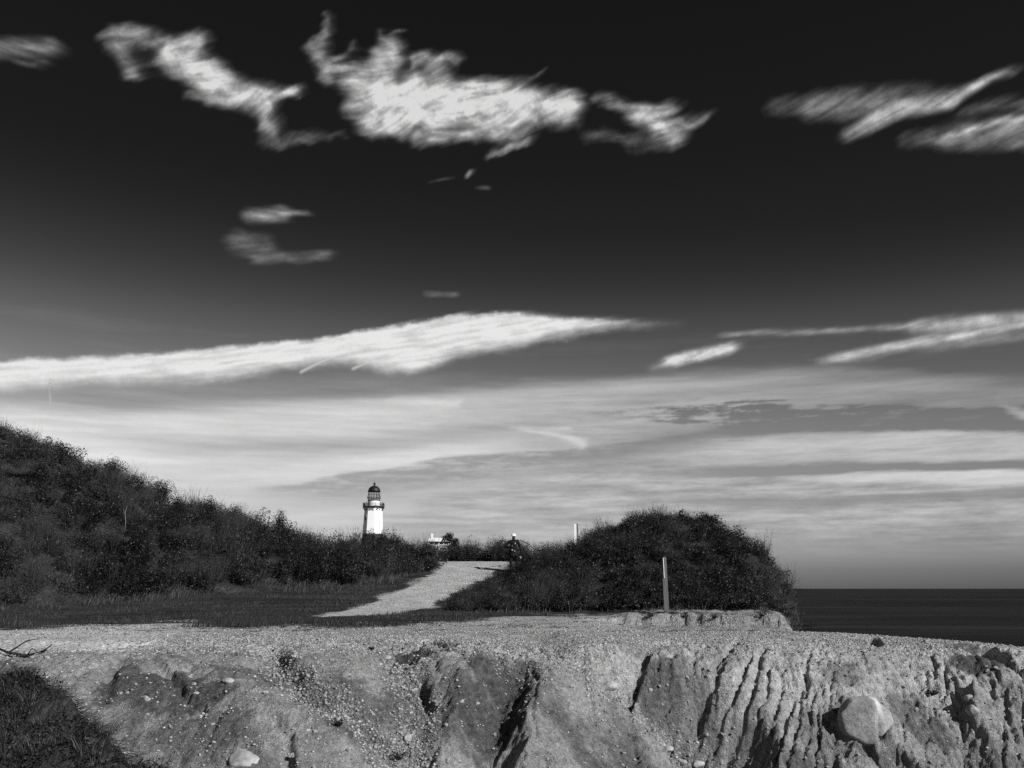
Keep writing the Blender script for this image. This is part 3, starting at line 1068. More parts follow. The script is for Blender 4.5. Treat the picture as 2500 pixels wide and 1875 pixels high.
# bright sheet filling the left, thinning to the right
lay(sheet(wa, we, [(-400, 985), (0, 985), (300, 1000), (600, 985), (900, 965), (1250, 945), (1600, 922), (1900, 905), (2200, 915), (2900, 950)],
          [(-400, 1400), (400, 1400), (800, 1330), (1100, 1200), (1300, 1150), (1500, 1100), (1700, 1040), (1900, 1005), (2200, 985), (2900, 980)], 1.3, 2.0)
    * np.clip(.95 + .25 * streak, 0, 1.05), 216, 142, .95)
# mottled streaks low down
lay(sheet(wa, we, [(-400, 1150), (1000, 1150), (1300, 1140), (1600, 1130), (2000, 1130), (2900, 1130)], [(-400, 1400), (1500, 1390), (2000, 1375), (2900, 1365)], 2.0, 3.0)
    * np.clip(.62 + .75 * streak2 + .42 * mott, 0, 1), 192, 172, .9)
lay(sheet(wa, we, [(-400, 905), (0, 940), (400, 930), (900, 920), (1200, 925), (1400, 920)], [(-400, 985), (0, 985), (600, 975), (900, 960), (1400, 935)], 1.2, 1.0, [(1450, 900)]), 158, 120, .5)
lay(sheet(wa, we, [(300, 1090), (500, 1085), (800, 1068), (1250, 1028), (1500, 1010)], [(300, 1100), (500, 1112), (800, 1106), (1250, 1062), (1500, 1015)], 1.0, 1.4, [(300, 520), (1500, 1250)]), 165, 150, .75)
lay(sheet(wa, we, [(400, 1150), (700, 1140), (900, 1118), (1100, 1092), (1300, 1082)], [(400, 1172), (700, 1178), (900, 1152), (1100, 1118), (1300, 1098)], .9, .5, [(420, 700), (1380, 1050)]), 212, 205, .9)
lay(sheet(wa, we, [(1300, 1100), (1500, 1085), (1700, 1066), (1900, 1056), (2200, 1056), (2900, 1058)], [(1300, 1140), (1500, 1135), (1700, 1125), (2000, 1128), (2900, 1118)], .5, .9, [(1450, 1850)])
    * np.clip(.95 + .35 * streak2, 0, 1.05), 182, 184, 1.0)
# darker gaps
lay(sheet(wa, we + .05 * mot, [(560, 1190), (640, 1188), (700, 1180), (900, 1150), (1080, 1116), (1250, 1104), (1450, 1087), (1650, 1060), (1900, 1046)],
          [(560, 1200), (640, 1203), (800, 1222), (1100, 1185), (1500, 1120), (1650, 1085), (1900, 1052)], .18, 1.7, [(600, 690), (1980, 1750)]) * np.clip(.8 + 1.0 * mot + .8 * streak2, 0, 1.05), 146, 112, .80)
lay(sheet(wa, we + .16 * mot, [(1380, 1004), (1500, 1003), (1600, 997), (1800, 976), (1950, 984), (2200, 990), (2900, 996)],
          [(1380, 1010), (1600, 1030), (1750, 1042), (2000, 1048), (2900, 1052)], .25, .4, [(1400, 1700)]) * np.clip(.55 - 1.5 * mott - 1.0 * streak2, 0, 1), 86, 76, 1.0)
lay(sheet(wa, we + .05 * mot, [(1500, 1150), (1700, 1140), (1900, 1136), (2200, 1128), (2900, 1114)], [(1500, 1156), (1700, 1160), (1900, 1158), (2200, 1152), (2900, 1134)], .35, .45, [(1450, 1900)]), 122, 108, .9)
lay(sheet(wa, we + .08 * mot, [(1800, 1162), (2000, 1158), (2200, 1152), (2900, 1140)], [(1800, 1168), (2000, 1176), (2200, 1180), (2900, 1174)], .25, .4, [(1800, 2100)]), 200, 196, .9)
lay(sheet(wa, we + .18 * mot, [(1500, 1222), (1700, 1215), (2000, 1212), (2400, 1195), (2900, 1190)], [(1500, 1228), (1700, 1236), (2000, 1232), (2400, 1215), (2900, 1205)], .3, .4, [(1480, 1800)]) * np.clip(.8 + mott, 0, 1), 135, 122, .8)
for p, q, w, v in (((1275, 1046), (1420, 1084), .26, 212), ((1255, 1042), (1380, 1046), .18, 195), ((960, 975), (1130, 984), .28, 205), ((2450, 1000), (2560, 1035), .3, 195), ((1370, 1018), (1420, 1030), .15, 165)):
    a0, e0 = azel(*p)
    a1, e1 = azel(*q)
    t = np.clip(((wa - a0) * (a1 - a0) + (we - e0) * (e1 - e0)) / ((a1 - a0) ** 2 + (e1 - e0) ** 2), 0, 1)
    r = np.hypot(wa - a0 - t * (a1 - a0), (we - e0 - t * (e1 - e0)) * 1.2)
    lay(np.exp(-(r / w) ** 2) * (.5 + .5 * t), v, v, .85)
T = T * (1 + .17 * streak + .06 * mot + .13 * streak2 + .16 * mott * sstep(13.5, 10.5, E_) * sstep(-14, 8, A))
d = np.clip((T - base_l) / (CLOUD_L - base_l), 0, .97)
d = d * sstep(1.25, 4.2, E_) * sstep(16.4, 15.5, E_) * sstep(36.9, 33.5, np.abs(A))
cloud_out('cloud_veil', 'layered grey and white veil of streaky cloud above the horizon', A, E_, d, 7800)


# ------------------------------------------------------------------ bluff and land
Y_SPLIT = 23.4
# near sheet: the eroded bluff
xs = np.concatenate([-12.6 - np.geomspace(.1, 60, 40)[::-1], np.arange(-12.6, 13.2, .032), 13.2 + np.geomspace(.06, 40, 40)])
ys = np.concatenate([np.linspace(-40, 6, 20), np.linspace(6.5, 15.3, 24), np.arange(15.35, Y_SPLIT + .3, .031)])
XX, YY = np.meshgrid(xs, ys)
ZB, GRV, CLY_SHADE, BNK = bluff(XX, YY, True)
uu = U(XX, YY)
SMOOTH = sstep(520, 300, uu + 60 * fbm(XX * .8, YY * .5, 3, 121)) * sstep(19.2, 20.2, YY)
GRV = GRV * (1 - .8 * SMOOTH)
PALE = (1 - sstep(.4, .8, CLY_SHADE)) * sstep(18.9, 20.5, YY) * (.55 + .35 * pfbm(XX * .5, YY * .8, 3, 122)) + .35 * SMOOTH
ZB[YY > Y_SPLIT + .02] -= .03
BGX, BGY = xs, ys
BG = np.stack([ZB, GRV, CLY_SHADE, BNK], -1)


def bgrid(X, Y):
    """height and masks of the bluff read back from its mesh"""
    X = np.clip(np.asarray(X, float), BGX[0] + 1e-6, BGX[-1] - 1e-6)
    Y = np.clip(np.asarray(Y, float), BGY[0] + 1e-6, Y_SPLIT)
    i = np.searchsorted(BGX, X) - 1
    j = np.searchsorted(BGY, Y) - 1
    fx = ((X - BGX[i]) / (BGX[i + 1] - BGX[i]))[..., None]
    fy = ((Y - BGY[j]) / (BGY[j + 1] - BGY[j]))[..., None]
    return (BG[j, i] * (1 - fx) + BG[j, i + 1] * fx) * (1 - fy) + (BG[j + 1, i] * (1 - fx) + BG[j + 1, i + 1] * fx) * fy


def bz(X, Y):
    X = np.asarray(X, float)
    Y = np.asarray(Y, float)
    z = bgrid(X, Y)[..., 0]
    f = Y > Y_SPLIT
    if f.any():
        z = np.where(f, land(X, Y), z)
    return z


V = np.stack([XX.ravel(), YY.ravel(), ZB.ravel() + CZ], 1)
me = new_mesh('bluff', V, quads(len(xs), len(ys)), 4, M_EARTH,
              {'gravel': GRV.ravel(), 'clay': CLY_SHADE.ravel(), 'grass': (BNK * 1.6 - .5).ravel(), 'pale': PALE.ravel()}, True)
bluff_ob = link('bluff', me, kind='structure', label='eroded pale sandy bluff cut by gullies in the foreground')

# far sheet: flat, path, hill, mound and the land behind
xs = np.concatenate([-40 - np.geomspace(.4, 900, 50)[::-1], np.arange(-40, -.1, .2), np.arange(0, 12.5, .085), np.arange(12.6, 40, .2), 40 + np.geomspace(.4, 900, 50)])
ys = np.concatenate([np.arange(Y_SPLIT, 60, .11), 60 + np.geomspace(.3, 900, 60)])
XX, YY = np.meshgrid(xs, ys)
ZL = land(XX, YY)
blend = sstep(Y_SPLIT + 1.5, Y_SPLIT, YY)
nb = int((ys < Y_SPLIT + 1.6).sum())
ZL[:nb] = ZL[:nb] * (1 - blend[:nb]) + bluff(XX[:nb], YY[:nb]) * blend[:nb]
ZL = ZL + fbm(XX * 4, YY * 4, 2, 111) * .012
PM = path_mask(XX, YY)
LM = lawn_mask(XX, YY)
_ye = np.interp(U(XX, YY), U(SAND_E[:, 0], SAND_E[:, 1]), SAND_E[:, 1])
_e = np.minimum(XX - np.interp(YY, PLy, PLx), np.interp(YY, PRy, PRx) - XX)
_lo = max(PLy[0], PRy[0])
PS = np.clip(.55 + _e / 2.6, 0, 1) * sstep(_lo - 1.6, _lo + 1.0, YY) * sstep(55, 52, YY)
GM = np.clip(.5 + (YY - _ye) / 9.0, 0, 1) * (1 - PS)
GRV = np.clip((1 - LM) * (.55 + .8 * fbm(XX * .5, YY * .9, 4, 98)) + PM * .5, 0, 1)
CL = 0.25 * sstep(.1, .5, fbm(XX * .7, YY * .5, 3, 117)) * (1 - LM)
V = np.stack([XX.ravel(), YY.ravel(), ZL.ravel() + CZ], 1)
Fc = quads(len(xs), len(ys))
fc = V[Fc].mean(1)
uu = U(XX, YY)
SMOOTH = sstep(520, 300, uu + 60 * fbm(XX * .8, YY * .5, 3, 121))
GRV = GRV * (1 - .8 * SMOOTH)
PALE = np.clip((.55 + .35 * pfbm(XX * .5, YY * .8, 3, 122)) * (1 - LM) + .35 * SMOOTH + .8 * PM, 0, 1.2)
PALE = PALE * (1 - .75 * sstep(1430, 1560, uu) * sstep(31.0, 32.5, YY))
at = {'gravel': GRV.ravel(), 'clay': CL.ravel(), 'grass': GM.ravel(), 'pale': PALE.ravel()}
fp = path_mask(fc[:, 0], fc[:, 1]) > .5
uu = U(fc[:, 0], fc[:, 1])
ybL = interp(uu, [(-700, 34), (0, 37.5), (320, 40.3), (565, 41.5), (829, 43.2), (950, 45), (1040, 47), (1075, 48.6), (1110, 49)])
fh = (uu < 1085) & (fc[:, 1] > ybL) & (fc[:, 1] < 70) & ~fp
fm = (uu > 1045) & (uu < 1962) & (fc[:, 1] > 36.3) & (fc[:, 1] < 50) & ~fp & ~fh
for nm, keep, lb in (('path', fp, 'pale gravel path climbing between the hill and the mound'), ('hill', fh, 'dark scrub covered hill rising at the left'),
                     ('mound', fm, 'rounded scrub covered mound beside the cliff edge'), ('ground', ~(fp | fh | fm), 'flat gravel and turf ground above the bluff')):
    link(nm, sub_mesh(nm, V, Fc, keep, M_EARTH, at), kind='structure', label=lb)


def ground_z(X, Y):
    X = np.asarray(X, float)
    Y = np.asarray(Y, float)
    return bz(X, Y) + CZ


# sea
m, nt, b = mat_new('sea_water', .5, .012)
N = NB(nt)
P = N.n('ShaderNodeNewGeometry').outputs['Position']
w1 = N.noise(N.map(P, (.0035, .016, 1)), 1.0, 9, .72)
w2 = N.noise(N.map(P, (.0008, .0022, 1)), 1.0, 4, .6)
v = N.math('MULTIPLY', N.mr(w1, .38, .74, .0012, .02), N.mr(w2, .3, .7, .5, 1.6))  # faint glints and wave streaks painted into the water colour
N.grey(v, b)
xs = np.concatenate([-np.geomspace(30000, 20, 40), np.geomspace(20, 30000, 40)])
ys = np.concatenate([np.array([-3000., -500, -50]), np.geomspace(1, 30000, 60)])
XX, YY = np.meshgrid(xs, ys)
V = np.stack([XX.ravel(), YY.ravel(), np.zeros(XX.size)], 1)
link('sea', new_mesh('sea', V, quads(len(xs), len(ys)), 4, m), kind='structure', label='dark calm sea reaching the horizon')

# ------------------------------------------------------------------ plant geometry (arrays)


class Leaves:
    def __init__(s):
        s.V = []
        s.T = []

    def add(s, C, size, tone, out=None, aspect=.6):
        """leaves at C; out gives the way they face"""
        n = len(C)
        if n == 0:
            return
        w = rng.normal(size=(n, 3)) * (.55 if out is not None else 1.0)
        if out is not None:
            w = w + out
        w /= np.linalg.norm(w, axis=1)[:, None] + 1e-9
        a = np.cross(w, rng.normal(size=(n, 3)))
        a /= np.linalg.norm(a, axis=1)[:, None] + 1e-9
        b = np.cross(w, a)
        s_ = (size * (0.6 + .8 * rng.random(n)))[:, None] if np.ndim(size) == 0 else (size * (.6 + .8 * rng.random(n)))[:, None]
        q = np.stack([C - a * s_ * .5, C + b * s_ * aspect * .5, C + a * s_ * .5, C - b * s_ * aspect * .5], 1)
        s.V.append(q)
        s.T.append(np.repeat(tone, 4))

    def mesh(s, name, mat):
        V = np.concatenate(s.V).reshape(-1, 3)
        T = np.concatenate(s.T)
        Fc = np.arange(len(V)).reshape(-1, 4)
        return new_mesh(name, V, Fc, 4, mat, {'tone': np.clip(T, 0, 1)})


class Spikes:
    """tapered three-sided twigs, pointed at the tip"""

    def __init__(s):
        s.V = []
        s.T = []
        s.n = 0

    def add(s, A, B, r, tone):
        n = len(A)
        if n == 0:
            return
        d = B - A
        L = np.linalg.norm(d, axis=1)[:, None] + 1e-9
        d = d / L
        e = np.cross(d, np.array([.31, .87, .38]) + 0 * d)
        e /= np.linalg.norm(e, axis=1)[:, None] + 1e-9
        f = np.cross(d, e)
        r = np.asarray(r, float)
        r = (np.full(n, float(r)) if r.ndim == 0 else r)[:, None]
        q = np.stack([A + e * r, A + (-.5 * e + .866 * f) * r, A + (-.5 * e - .866 * f) * r, B], 1)
        s.V.append(q)
        s.T.append(np.repeat(tone, 4))

    def mesh(s, name, mat):
        Q = np.concatenate(s.V)
        T = np.concatenate(s.T)
        n = len(Q)
        V = Q.reshape(-1, 3)
        k = np.arange(n)[:, None] * 4
        Fc = np.concatenate([k + np.array([[0, 1, 3]]), k + np.array([[1, 2, 3]]), k + np.array([[2, 0, 3]])])
        return new_mesh(name, V, Fc, 3, mat, {'tone': np.clip(T, 0, 1)})


class Blades:
    """bent grass blades of two segments"""

    def __init__(s):
        s.V = []
        s.T = []

    def add(s, A, h, w, lean, tone):
        n = len(A)
        if n == 0:
            return
        ph = rng.random(n) * 6.283
        side = np.stack([np.cos(ph), np.sin(ph), 0 * ph], 1)
        lean = lean + rng.normal(size=(n, 3)) * np.array([.22, .22, .0])
        h = h[:, None]
        mid = A + np.array([0, 0, 1.0]) * h * .58 + lean * h * .30
        tip = A + np.array([0, 0, 1.0]) * h * .92 + lean * h * .95
        w = np.asarray(w)[:, None] if np.ndim(w) else w
        s.V.append(np.stack([A - side * w, A + side * w, mid + side * w * .7, mid - side * w * .7, tip], 1))
        s.T.append(np.repeat(tone, 5))

    def mesh(s, name, mat):
        Q = np.concatenate(s.V)
        T = np.concatenate(s.T)
        n = len(Q)
        k = np.arange(n)[:, None] * 5
        Fc = np.concatenate([k + np.array([[0, 1, 2]]), k + np.array([[0, 2, 3]]), k + np.array([[3, 2, 4]])])
        return new_mesh(name, Q.reshape(-1, 3), Fc, 3, mat, {'tone': np.clip(T, 0, 1)})


def in_unit_ball(n, shell=.0):
    d = rng.normal(size=(n, 3))
    d /= np.linalg.norm(d, axis=1)[:, None]
    r = (shell ** 3 + (1 - shell ** 3) * rng.random(n)) ** (1 / 3)
    return d * r[:, None]


def clump(L, S, base, R, H, n_leaf, n_twig, leaf=.07, tone=.5, spread=.5, twig_tone=.5, stick=0.25):
    """one bush: leaves through a lumpy dome, twigs fanning out of it"""
    base = np.asarray(base)
    k = rng.integers(4, 9)
    subs = in_unit_ball(k, .35) * np.array([R * .75, R * .75, H * .40]) + np.array([0, 0, H * .52])
    if n_leaf:
        which = rng.integers(0, k, n_leaf)
        rad = .38 + .3 * rng.random(k)
        o_ = in_unit_ball(n_leaf, .72)
        p = o_ * np.array([R, R, H * .75]) * rad[which][:, None] + subs[which]
        p[:, 2] = np.abs(p[:, 2])
        t = tone * np.exp(rng.normal(size=n_leaf) * .40) * (.5 + 1.0 * rng.random(k))[which]
        L.add(base + p, leaf, t, o_ + np.array([0, 0, .25]))
    if n_twig:
        a = rng.random(n_twig) * 6.283
        rr = np.sqrt(rng.random(n_twig)) * R * spread
        A = base + np.stack([np.cos(a) * rr * .4, np.sin(a) * rr * .4, rng.random(n_twig) * H * .35], 1)
        tip = base + np.stack([np.cos(a) * rr * 1.7, np.sin(a) * rr * 1.7, H * (.75 + stick * 2 * rng.random(n_twig)) * (1 - .25 * (rr / R) ** 2)], 1)
        tip += rng.normal(size=(n_twig, 3)) * R * .12
        S.add(A, tip, .006 + .006 * rng.random(n_twig), twig_tone + rng.normal(size=n_twig) * .2)
        # side shoots
        m = n_twig
        f = .45 + .5 * rng.random(m)
        A2 = A + (tip - A) * f[:, None]
        B2 = A2 + (tip - A) * .28 + rng.normal(size=(m, 3)) * R * .16
        S.add(A2, B2, .0045, twig_tone + rng.normal(size=m) * .2)


def mottle(X, Y, s=.35, seed=131):
    return fbm(X * s, Y * s, 3, seed)


YB_HILL = [(-700, 34), (0, 37.5), (320, 40.3), (565, 41.5), (829, 43.2), (950, 45), (1040, 47), (1075, 48.6), (1110, 49)]
YR_HILL = [(-700, 56), (0, 54), (600, 52), (1000, 50.5), (1110, 50)]
YB_MOUND = [(1040, 36.6), (1950, 36.2)]
YR_MOUND = [(1040, 37.4), (1150, 40.5), (1235, 43.5), (1340, 45), (1500, 43.5), (1700, 42.5), (1945, 39)]


def region_points(n, ulo, uhi, yb, yr, ok, power=1.55):
    """spots on a slope, more of them where it is steep"""
    out = []
    while sum(len(o) for o in out) < n:
        u = ulo + rng.random(n * 2) * (uhi - ulo)
        b0 = interp(u, yb)
        r0 = interp(u, yr)
        y = b0 + .08 + (r0 + .9 - b0) * rng.random(n * 2) ** power
        x = (u - 1250) / F * y * CP
        k = ok(x, y, u)
        out.append(np.stack([x[k], y[k]], 1))
    return np.concatenate(out)[:n]


def hill_ok(x, y, u):
    yb = interp(u, [(-700, 34), (0, 37.5), (320, 40.3), (565, 41.5), (829, 43.2), (950, 45), (1040, 47), (1075, 48.6), (1110, 49)])
    yr = interp(u, [(-700, 56), (0, 54), (600, 52), (1000, 50.5), (1110, 50)])
    return (y > yb + .12) & (y < yr + .8) & (u < 1068) & (path_mask(x, y) < .05)


def mound_ok(x, y, u):
    yr = interp(u, [(1040, 37.4), (1150, 40.5), (1235, 43.5), (1340, 45), (1500, 43.5), (1700, 42.5), (1945, 39)])
    return (y > 36.2 + .2 * np.sin(x * 2)) & (y < yr + 1.0) & (u > 1112) & (u < 1955) & (path_mask(x, y) < .03)


# hill thicket
L = Leaves()
S = Spikes()
pts = region_points(760, -120, 1075, YB_HILL, YR_HILL, hill_ok, 1.35)
zs = ground_z(pts[:, 0], pts[:, 1])
mo = mottle(pts[:, 0], pts[:, 1])
for (x, y), z, q in zip(pts, zs, mo):
    R = .45 + .6 * rng.random() ** 1.6
    H = .5 + .8 * rng.random() ** 1.6
    c = rng.random()
    if q > .22 or c < .16:                 # bare, twiggy, paler
        clump(L, S, (x, y, z - .05), R, H, 230, 44, .06, .55 + .3 * q, .55, .3 + .45 * rng.random())
    elif c < .55:                          # dark glossy
        clump(L, S, (x, y, z - .08), R, H * 1.05, 380, 8, .085, .16 + .2 * q, .5, .2)
    else:
        clump(L, S, (x, y, z - .08), R, H * .95, 360, 16, .08, .34 + .6 * q + .25 * (rng.random() - .4), .5, .4)
link('hill_thicket', L.mesh('hill_thicket', M_LEAF), kind='stuff', label='dense dark leafy scrub covering the hill at the left')
link('hill_twigs', S.mesh('hill_twigs', M_TWIG), kind='stuff', label='bare grey twigs standing through the scrub on the hill')

# mound thicket
L = Leaves()
S = Spikes()
pts = region_points(680, 1060, 1955, YB_MOUND, YR_MOUND, mound_ok)
zs = ground_z(pts[:, 0], pts[:, 1])
mo = mottle(pts[:, 0], pts[:, 1], .45, 137)
for (x, y), z, q in zip(pts, zs, mo):
    R = .36 + .42 * rng.random() ** 1.4
    H = (.34 + .42 * rng.random() ** 1.7) * (1 if x > -1.0 else .7) * (1 + .35 * float(pnoise(np.array(x * .8), np.array(y * .8), 77)))
    c = rng.random()
    if q > .12 or c < .2:
        clump(L, S, (x, y, z - .05), R, H, 210, 40, .055, .46 + .3 * q, .6, .3 + .35 * rng.random(), .3)
    elif c < .5:
        clump(L, S, (x, y, z - .06), R, H, 320, 14, .075, .14, .55, .25, .3)
    else:
        clump(L, S, (x, y, z - .06), R, H, 290, 24, .07, .36 + .5 * q, .55, .35, .3)
link('mound_thicket', L.mesh('mound_thicket', M_LEAF), kind='stuff', label='dark leafy scrub covering the rounded mound')
link('mound_twigs', S.mesh('mound_twigs', M_TWIG), kind='stuff', label='wiry twigs bristling from the rounded mound')

# low hedge line at the far end of the path
L = Leaves()
S = Spikes()
for i in range(90):
    u = 960 + 400 * rng.random()
    y = 53.2 + 4 * rng.random()
    x = (u - 1250) / F * y * CP
    z = float(ground_z(x, y))
    H = .85 + .5 * rng.random()
    clump(L, S, (x, y, z - .05), .5 + .3 * rng.random(), H, 330, 50, .07, .35, .5, .3)
link('hedge_thicket', L.mesh('hedge_thicket', M_LEAF), kind='stuff', label='low dark scrub closing off the far end of the path')
link('hedge_twigs', S.mesh('hedge_twigs', M_TWIG), kind='stuff', label='thin twigs rising from the scrub behind the path')

# ------------------------------------------------------------------ single bushes one can pick out


def on_sight(px, py, y):
    """place at distance y under the photograph's column px; returns x, ground z and the height needed to reach row py"""
    t = tan_el(py)
    x = (px - 1250.0) / F * (y * CP + t * y * SP)
    return x, float(ground_z(x, y)), CZ + t * y


def bush(name, label, cat, px, py_top, y, R, style, group=None, dz=0):
    x, z, ztop = on_sight(px, py_top, y)
    H = max(ztop - z, .5)
    root = link(name, None, label=label, cat=cat, group=group, loc=(x, y, z - .05))
    L = Leaves()
    S = Spikes()
    if style == 'evergreen':
        for k in range(7):
            o = in_unit_ball(1, 0)[0] * np.array([R * .6, R * .6, H * .25])
            clump(L, S, o + np.array([0, 0, H * .12]), R * .7, H * .85, 420, 6, .075, .4, .5, .2, .1)
        link('crown', L.mesh('crown', M_LEAF2), root)
    elif style == 'bare':
        clump(L, S, (0, 0, 0), R, H * .85, 60, 300, .045, .6, .62, .72, .2)
        clump(L, S, (0, 0, 0), R * .8, H * .7, 40, 120, .045, .6, .62, .6, .2)
        link('crown', L.mesh('crown', M_LEAF), root)
    elif style == 'wispy':
        clump(L, S, (0, 0, 0), R, H * .82, 50, 46, .06, .3, .6, .12, .25)
        link('crown', L.mesh('crown', M_LEAF), root)
    elif style == 'leafy':
        for k in range(4):
            o = in_unit_ball(1, 0)[0] * np.array([R * .5, R * .5, H * .15])
            clump(L, S, o + np.array([0, 0, H * .15]), R * .7, H * .8, 330, 12, .07, .3, .5, .15, .2)
        link('crown', L.mesh('crown', M_LEAF), root)
    # stems
    n = 5
    a = rng.random(n) * 6.283
    A = np.stack([np.cos(a) * .06, np.sin(a) * .06, 0 * a], 1)
    B = np.stack([np.cos(a) * R * .5, np.sin(a) * R * .5, H * (.6 + .3 * rng.random(n))], 1)
    S.add(A, B, .022, np.full(n, .35 if style != 'evergreen' else .1))
    link('stems', S.mesh('stems', M_TWIG), root)
    return root


bush('evergreen_bush', 'broad dark evergreen bush on the skyline, nearest the top of the hill', 'bush', 150, 1084, 52.5, 1.1, 'evergreen')
bush('evergreen_bush', 'small dark evergreen bush poking up alone on the hill skyline', 'bush', 278, 1120, 52, .9, 'evergreen')
bush('evergreen_bush', 'black round evergreen bush below the skyline under the pale bare bush', 'bush', 338, 1200, 49, .5, 'evergreen')
bush('evergreen_bush', 'dark evergreen bush at the very top left corner of the hill', 'bush', 18, 1046, 53, 1.2, 'evergreen')
bush('evergreen_bush', 'dark bush spreading along the skyline halfway down the hill', 'bush', 395, 1180, 51.5, .9, 'evergreen')
bush('evergreen_bush', 'black hollow looking bush in the upper left of the hillside', 'bush', 155, 1150, 49.5, .6, 'evergreen')
bush('bare_bush', 'pale round bare bush standing out high on the hillside', 'bush', 298, 1150, 49.5, 1.0, 'bare')
bush('bare_bush', 'pale bare bush on the skyline beside the topmost evergreen', 'bush', 95, 1072, 53, .9, 'bare')
bush('bare_bush', 'grey twiggy bush on the left edge halfway up the hill', 'bush', 40, 1235, 45, 1.0, 'bare')
bush('bare_bush', 'broad grey bare bush low in the middle of the hillside', 'bush', 440, 1330, 44.6, 1.2, 'bare')
bush('bare_bush', 'grey bare bush low on the left of the hillside', 'bush', 130, 1360, 41.5, 1.1, 'bare')
bush('bare_bush', 'pale wiry bush low on the hill where it nears the path', 'bush', 730, 1355, 46, .9, 'bare')
bush('wispy_bush', 'spiky bush standing up on the skyline above the hill middle', 'bush', 487, 1178, 51.5, .8, 'wispy')
bush('wispy_bush', 'feathery bush on the skyline left of the pair of rounded ones', 'bush', 608, 1243, 51, .7, 'wispy')
bush('wispy_bush', 'rounded leafy bush on the skyline towards the lower end of hill', 'bush', 690, 1248, 51, .6, 'leafy')
bush('wispy_bush', 'thin twiggy bush on the skyline just left of the lighthouse', 'bush', 826, 1280, 50.8, .5, 'wispy')
bush('wispy_bush', 'thin twigs rising just right of the lighthouse foot', 'bush', 938, 1283, 50.6, .35, 'wispy')
bush('wispy_bush', 'spindly bush behind the path, first right of the lighthouse knoll', 'bush', 1003, 1308, 55, .6, 'wispy')
bush('wispy_bush', 'upright twiggy bush left of the white house', 'bush', 1032, 1297, 56, .8, 'wispy')
bush('wispy_bush', 'taller twiggy bush in front of the white house', 'bush', 1056, 1295, 57.5, .6, 'wispy')
bush('wispy_bush', 'bushy shrub in the row behind the path, left of the person', 'bush', 1155, 1315, 55.5, 1.0, 'wispy')
bush('wispy_bush', 'dark tufted bush right behind the person', 'bush', 1222, 1313, 55, .7, 'leafy')
bush('wispy_bush', 'leaning twiggy bush high on the seaward side of the mound', 'bush', 1862, 1288, 40.5, .5, 'wispy')
bush('wispy_bush', 'small bush sprouting at the very edge of the cliff', 'bush', 1915, 1368, 39, .5, 'wispy')
bush('bare_bush', 'pale wiry bush at the left foot of the mound', 'bush', 1325, 1398, 39.2, .9, 'bare')
bush('bare_bush', 'grey bush on the upper middle of the mound', 'bush', 1640, 1330, 40.2, .8, 'bare')
bush('evergreen_bush', 'black bush at the foot of the mound left of the near post', 'bush', 1550, 1432, 37.1, .45, 'evergreen')
bush('evergreen_bush', 'dark leafy bush at the crown of the mound', 'bush', 1725, 1258, 42.3, .6, 'evergreen')


# small leafy tree by the house
def tapered(bm, pts, rads, seg=7):
    rings = []
    for i, p in enumerate(pts):
        p = Vector(p)
        d = (Vector(pts[min(i + 1, len(pts) - 1)]) - Vector(pts[max(i - 1, 0)])).normalized()
        e = d.cross(Vector((.3, .9, .2))).normalized()
        f = d.cross(e)
        rings.append([bm.verts.new(p + (e * math.cos(6.2832 * k / seg) + f * math.sin(6.2832 * k / seg)) * rads[i]) for k in range(seg)])
    for a, b_ in zip(rings[:-1], rings[1:]):
        for k in range(seg):
            bm.faces.new((a[k], a[(k + 1) % seg], b_[(k + 1) % seg], b_[k]))
    bm.faces.new(rings[0][::-1])
    bm.faces.new(rings[-1])


x, z, zt = on_sight(1097, 1293, 58)
root = link('leafy_tree', None, label='small dark rounded tree beside the white house', cat='tree', loc=(x, 58, z - .05))
H = zt - z
bm = bmesh.new()
tapered(bm, [(0, 0, 0), (.03, 0, H * .3), (-.02, .03, H * .5), (.05, 0, H * .8)], [.07, .055, .045, .02])
for k in range(6):
    a = k * 1.05
    tapered(bm, [(0, 0, H * (.3 + .05 * k)), (math.cos(a) * .22, math.sin(a) * .22, H * .6), (math.cos(a) * .42, math.sin(a) * .42, H * (.7 + .03 * k))], [.03, .02, .008], 5)
bm_obj('trunk', bm, M_BARK, root)
L = Leaves()
for k in range(22):
    c = in_unit_ball(1, .3)[0] * np.array([.5, .5, H * .24]) + np.array([.03, 0, H * .68])
    n = 95
    L.add(c + in_unit_ball(n, .3) * np.array([.2, .2, .17]), .075, .3 + rng.normal(size=n) * .2)
link('crown', L.mesh('crown', M_LEAF2), root)

# pale dead branches on the hillside


def branch_thing(name, label, origin, paths, mat, cat='branch'):
    bm = bmesh.new()
    for pts, rads in paths:
        tapered(bm, pts, rads, 6)
    return bm_obj(name, bm, mat, None, True, label=label, cat=cat, loc=origin)


x, z, zt = on_sight(108, 1150, 49.2)
branch_thing('dead_branch', 'pale forked dead branch lying in scrub high on the hill', (x, 48.0, zt - .1),
             [([(-.6, 0, -.1), (-.2, 0, .15), (.15, .1, .4), (.3, .1, .75)], [.035, .03, .025, .01]), ([(-.2, 0, .15), (-.5, 0, .42)], [.025, .01]), ([(.3, 0, .3), (.5, 0, .1), (.62, 0, -.2)], [.025, .02, .01])], M_PALEBARK)
x, z, zt = on_sight(304, 1365, 43.5)
branch_thing('dead_sapling', 'thin pale upright dead sapling low on the hillside', (x, 43.2, z + .2),
             [([(0, 0, 0), (.02, -.02, .5), (-.05, -.02, .9), (.0, 0, 1.25)], [.016, .015, .012, .005]), ([(-.02, 0, .7), (-.16, 0, 1.1)], [.010, .004])], M_PALEBARK)

# ------------------------------------------------------------------ grasses
B = Blades()
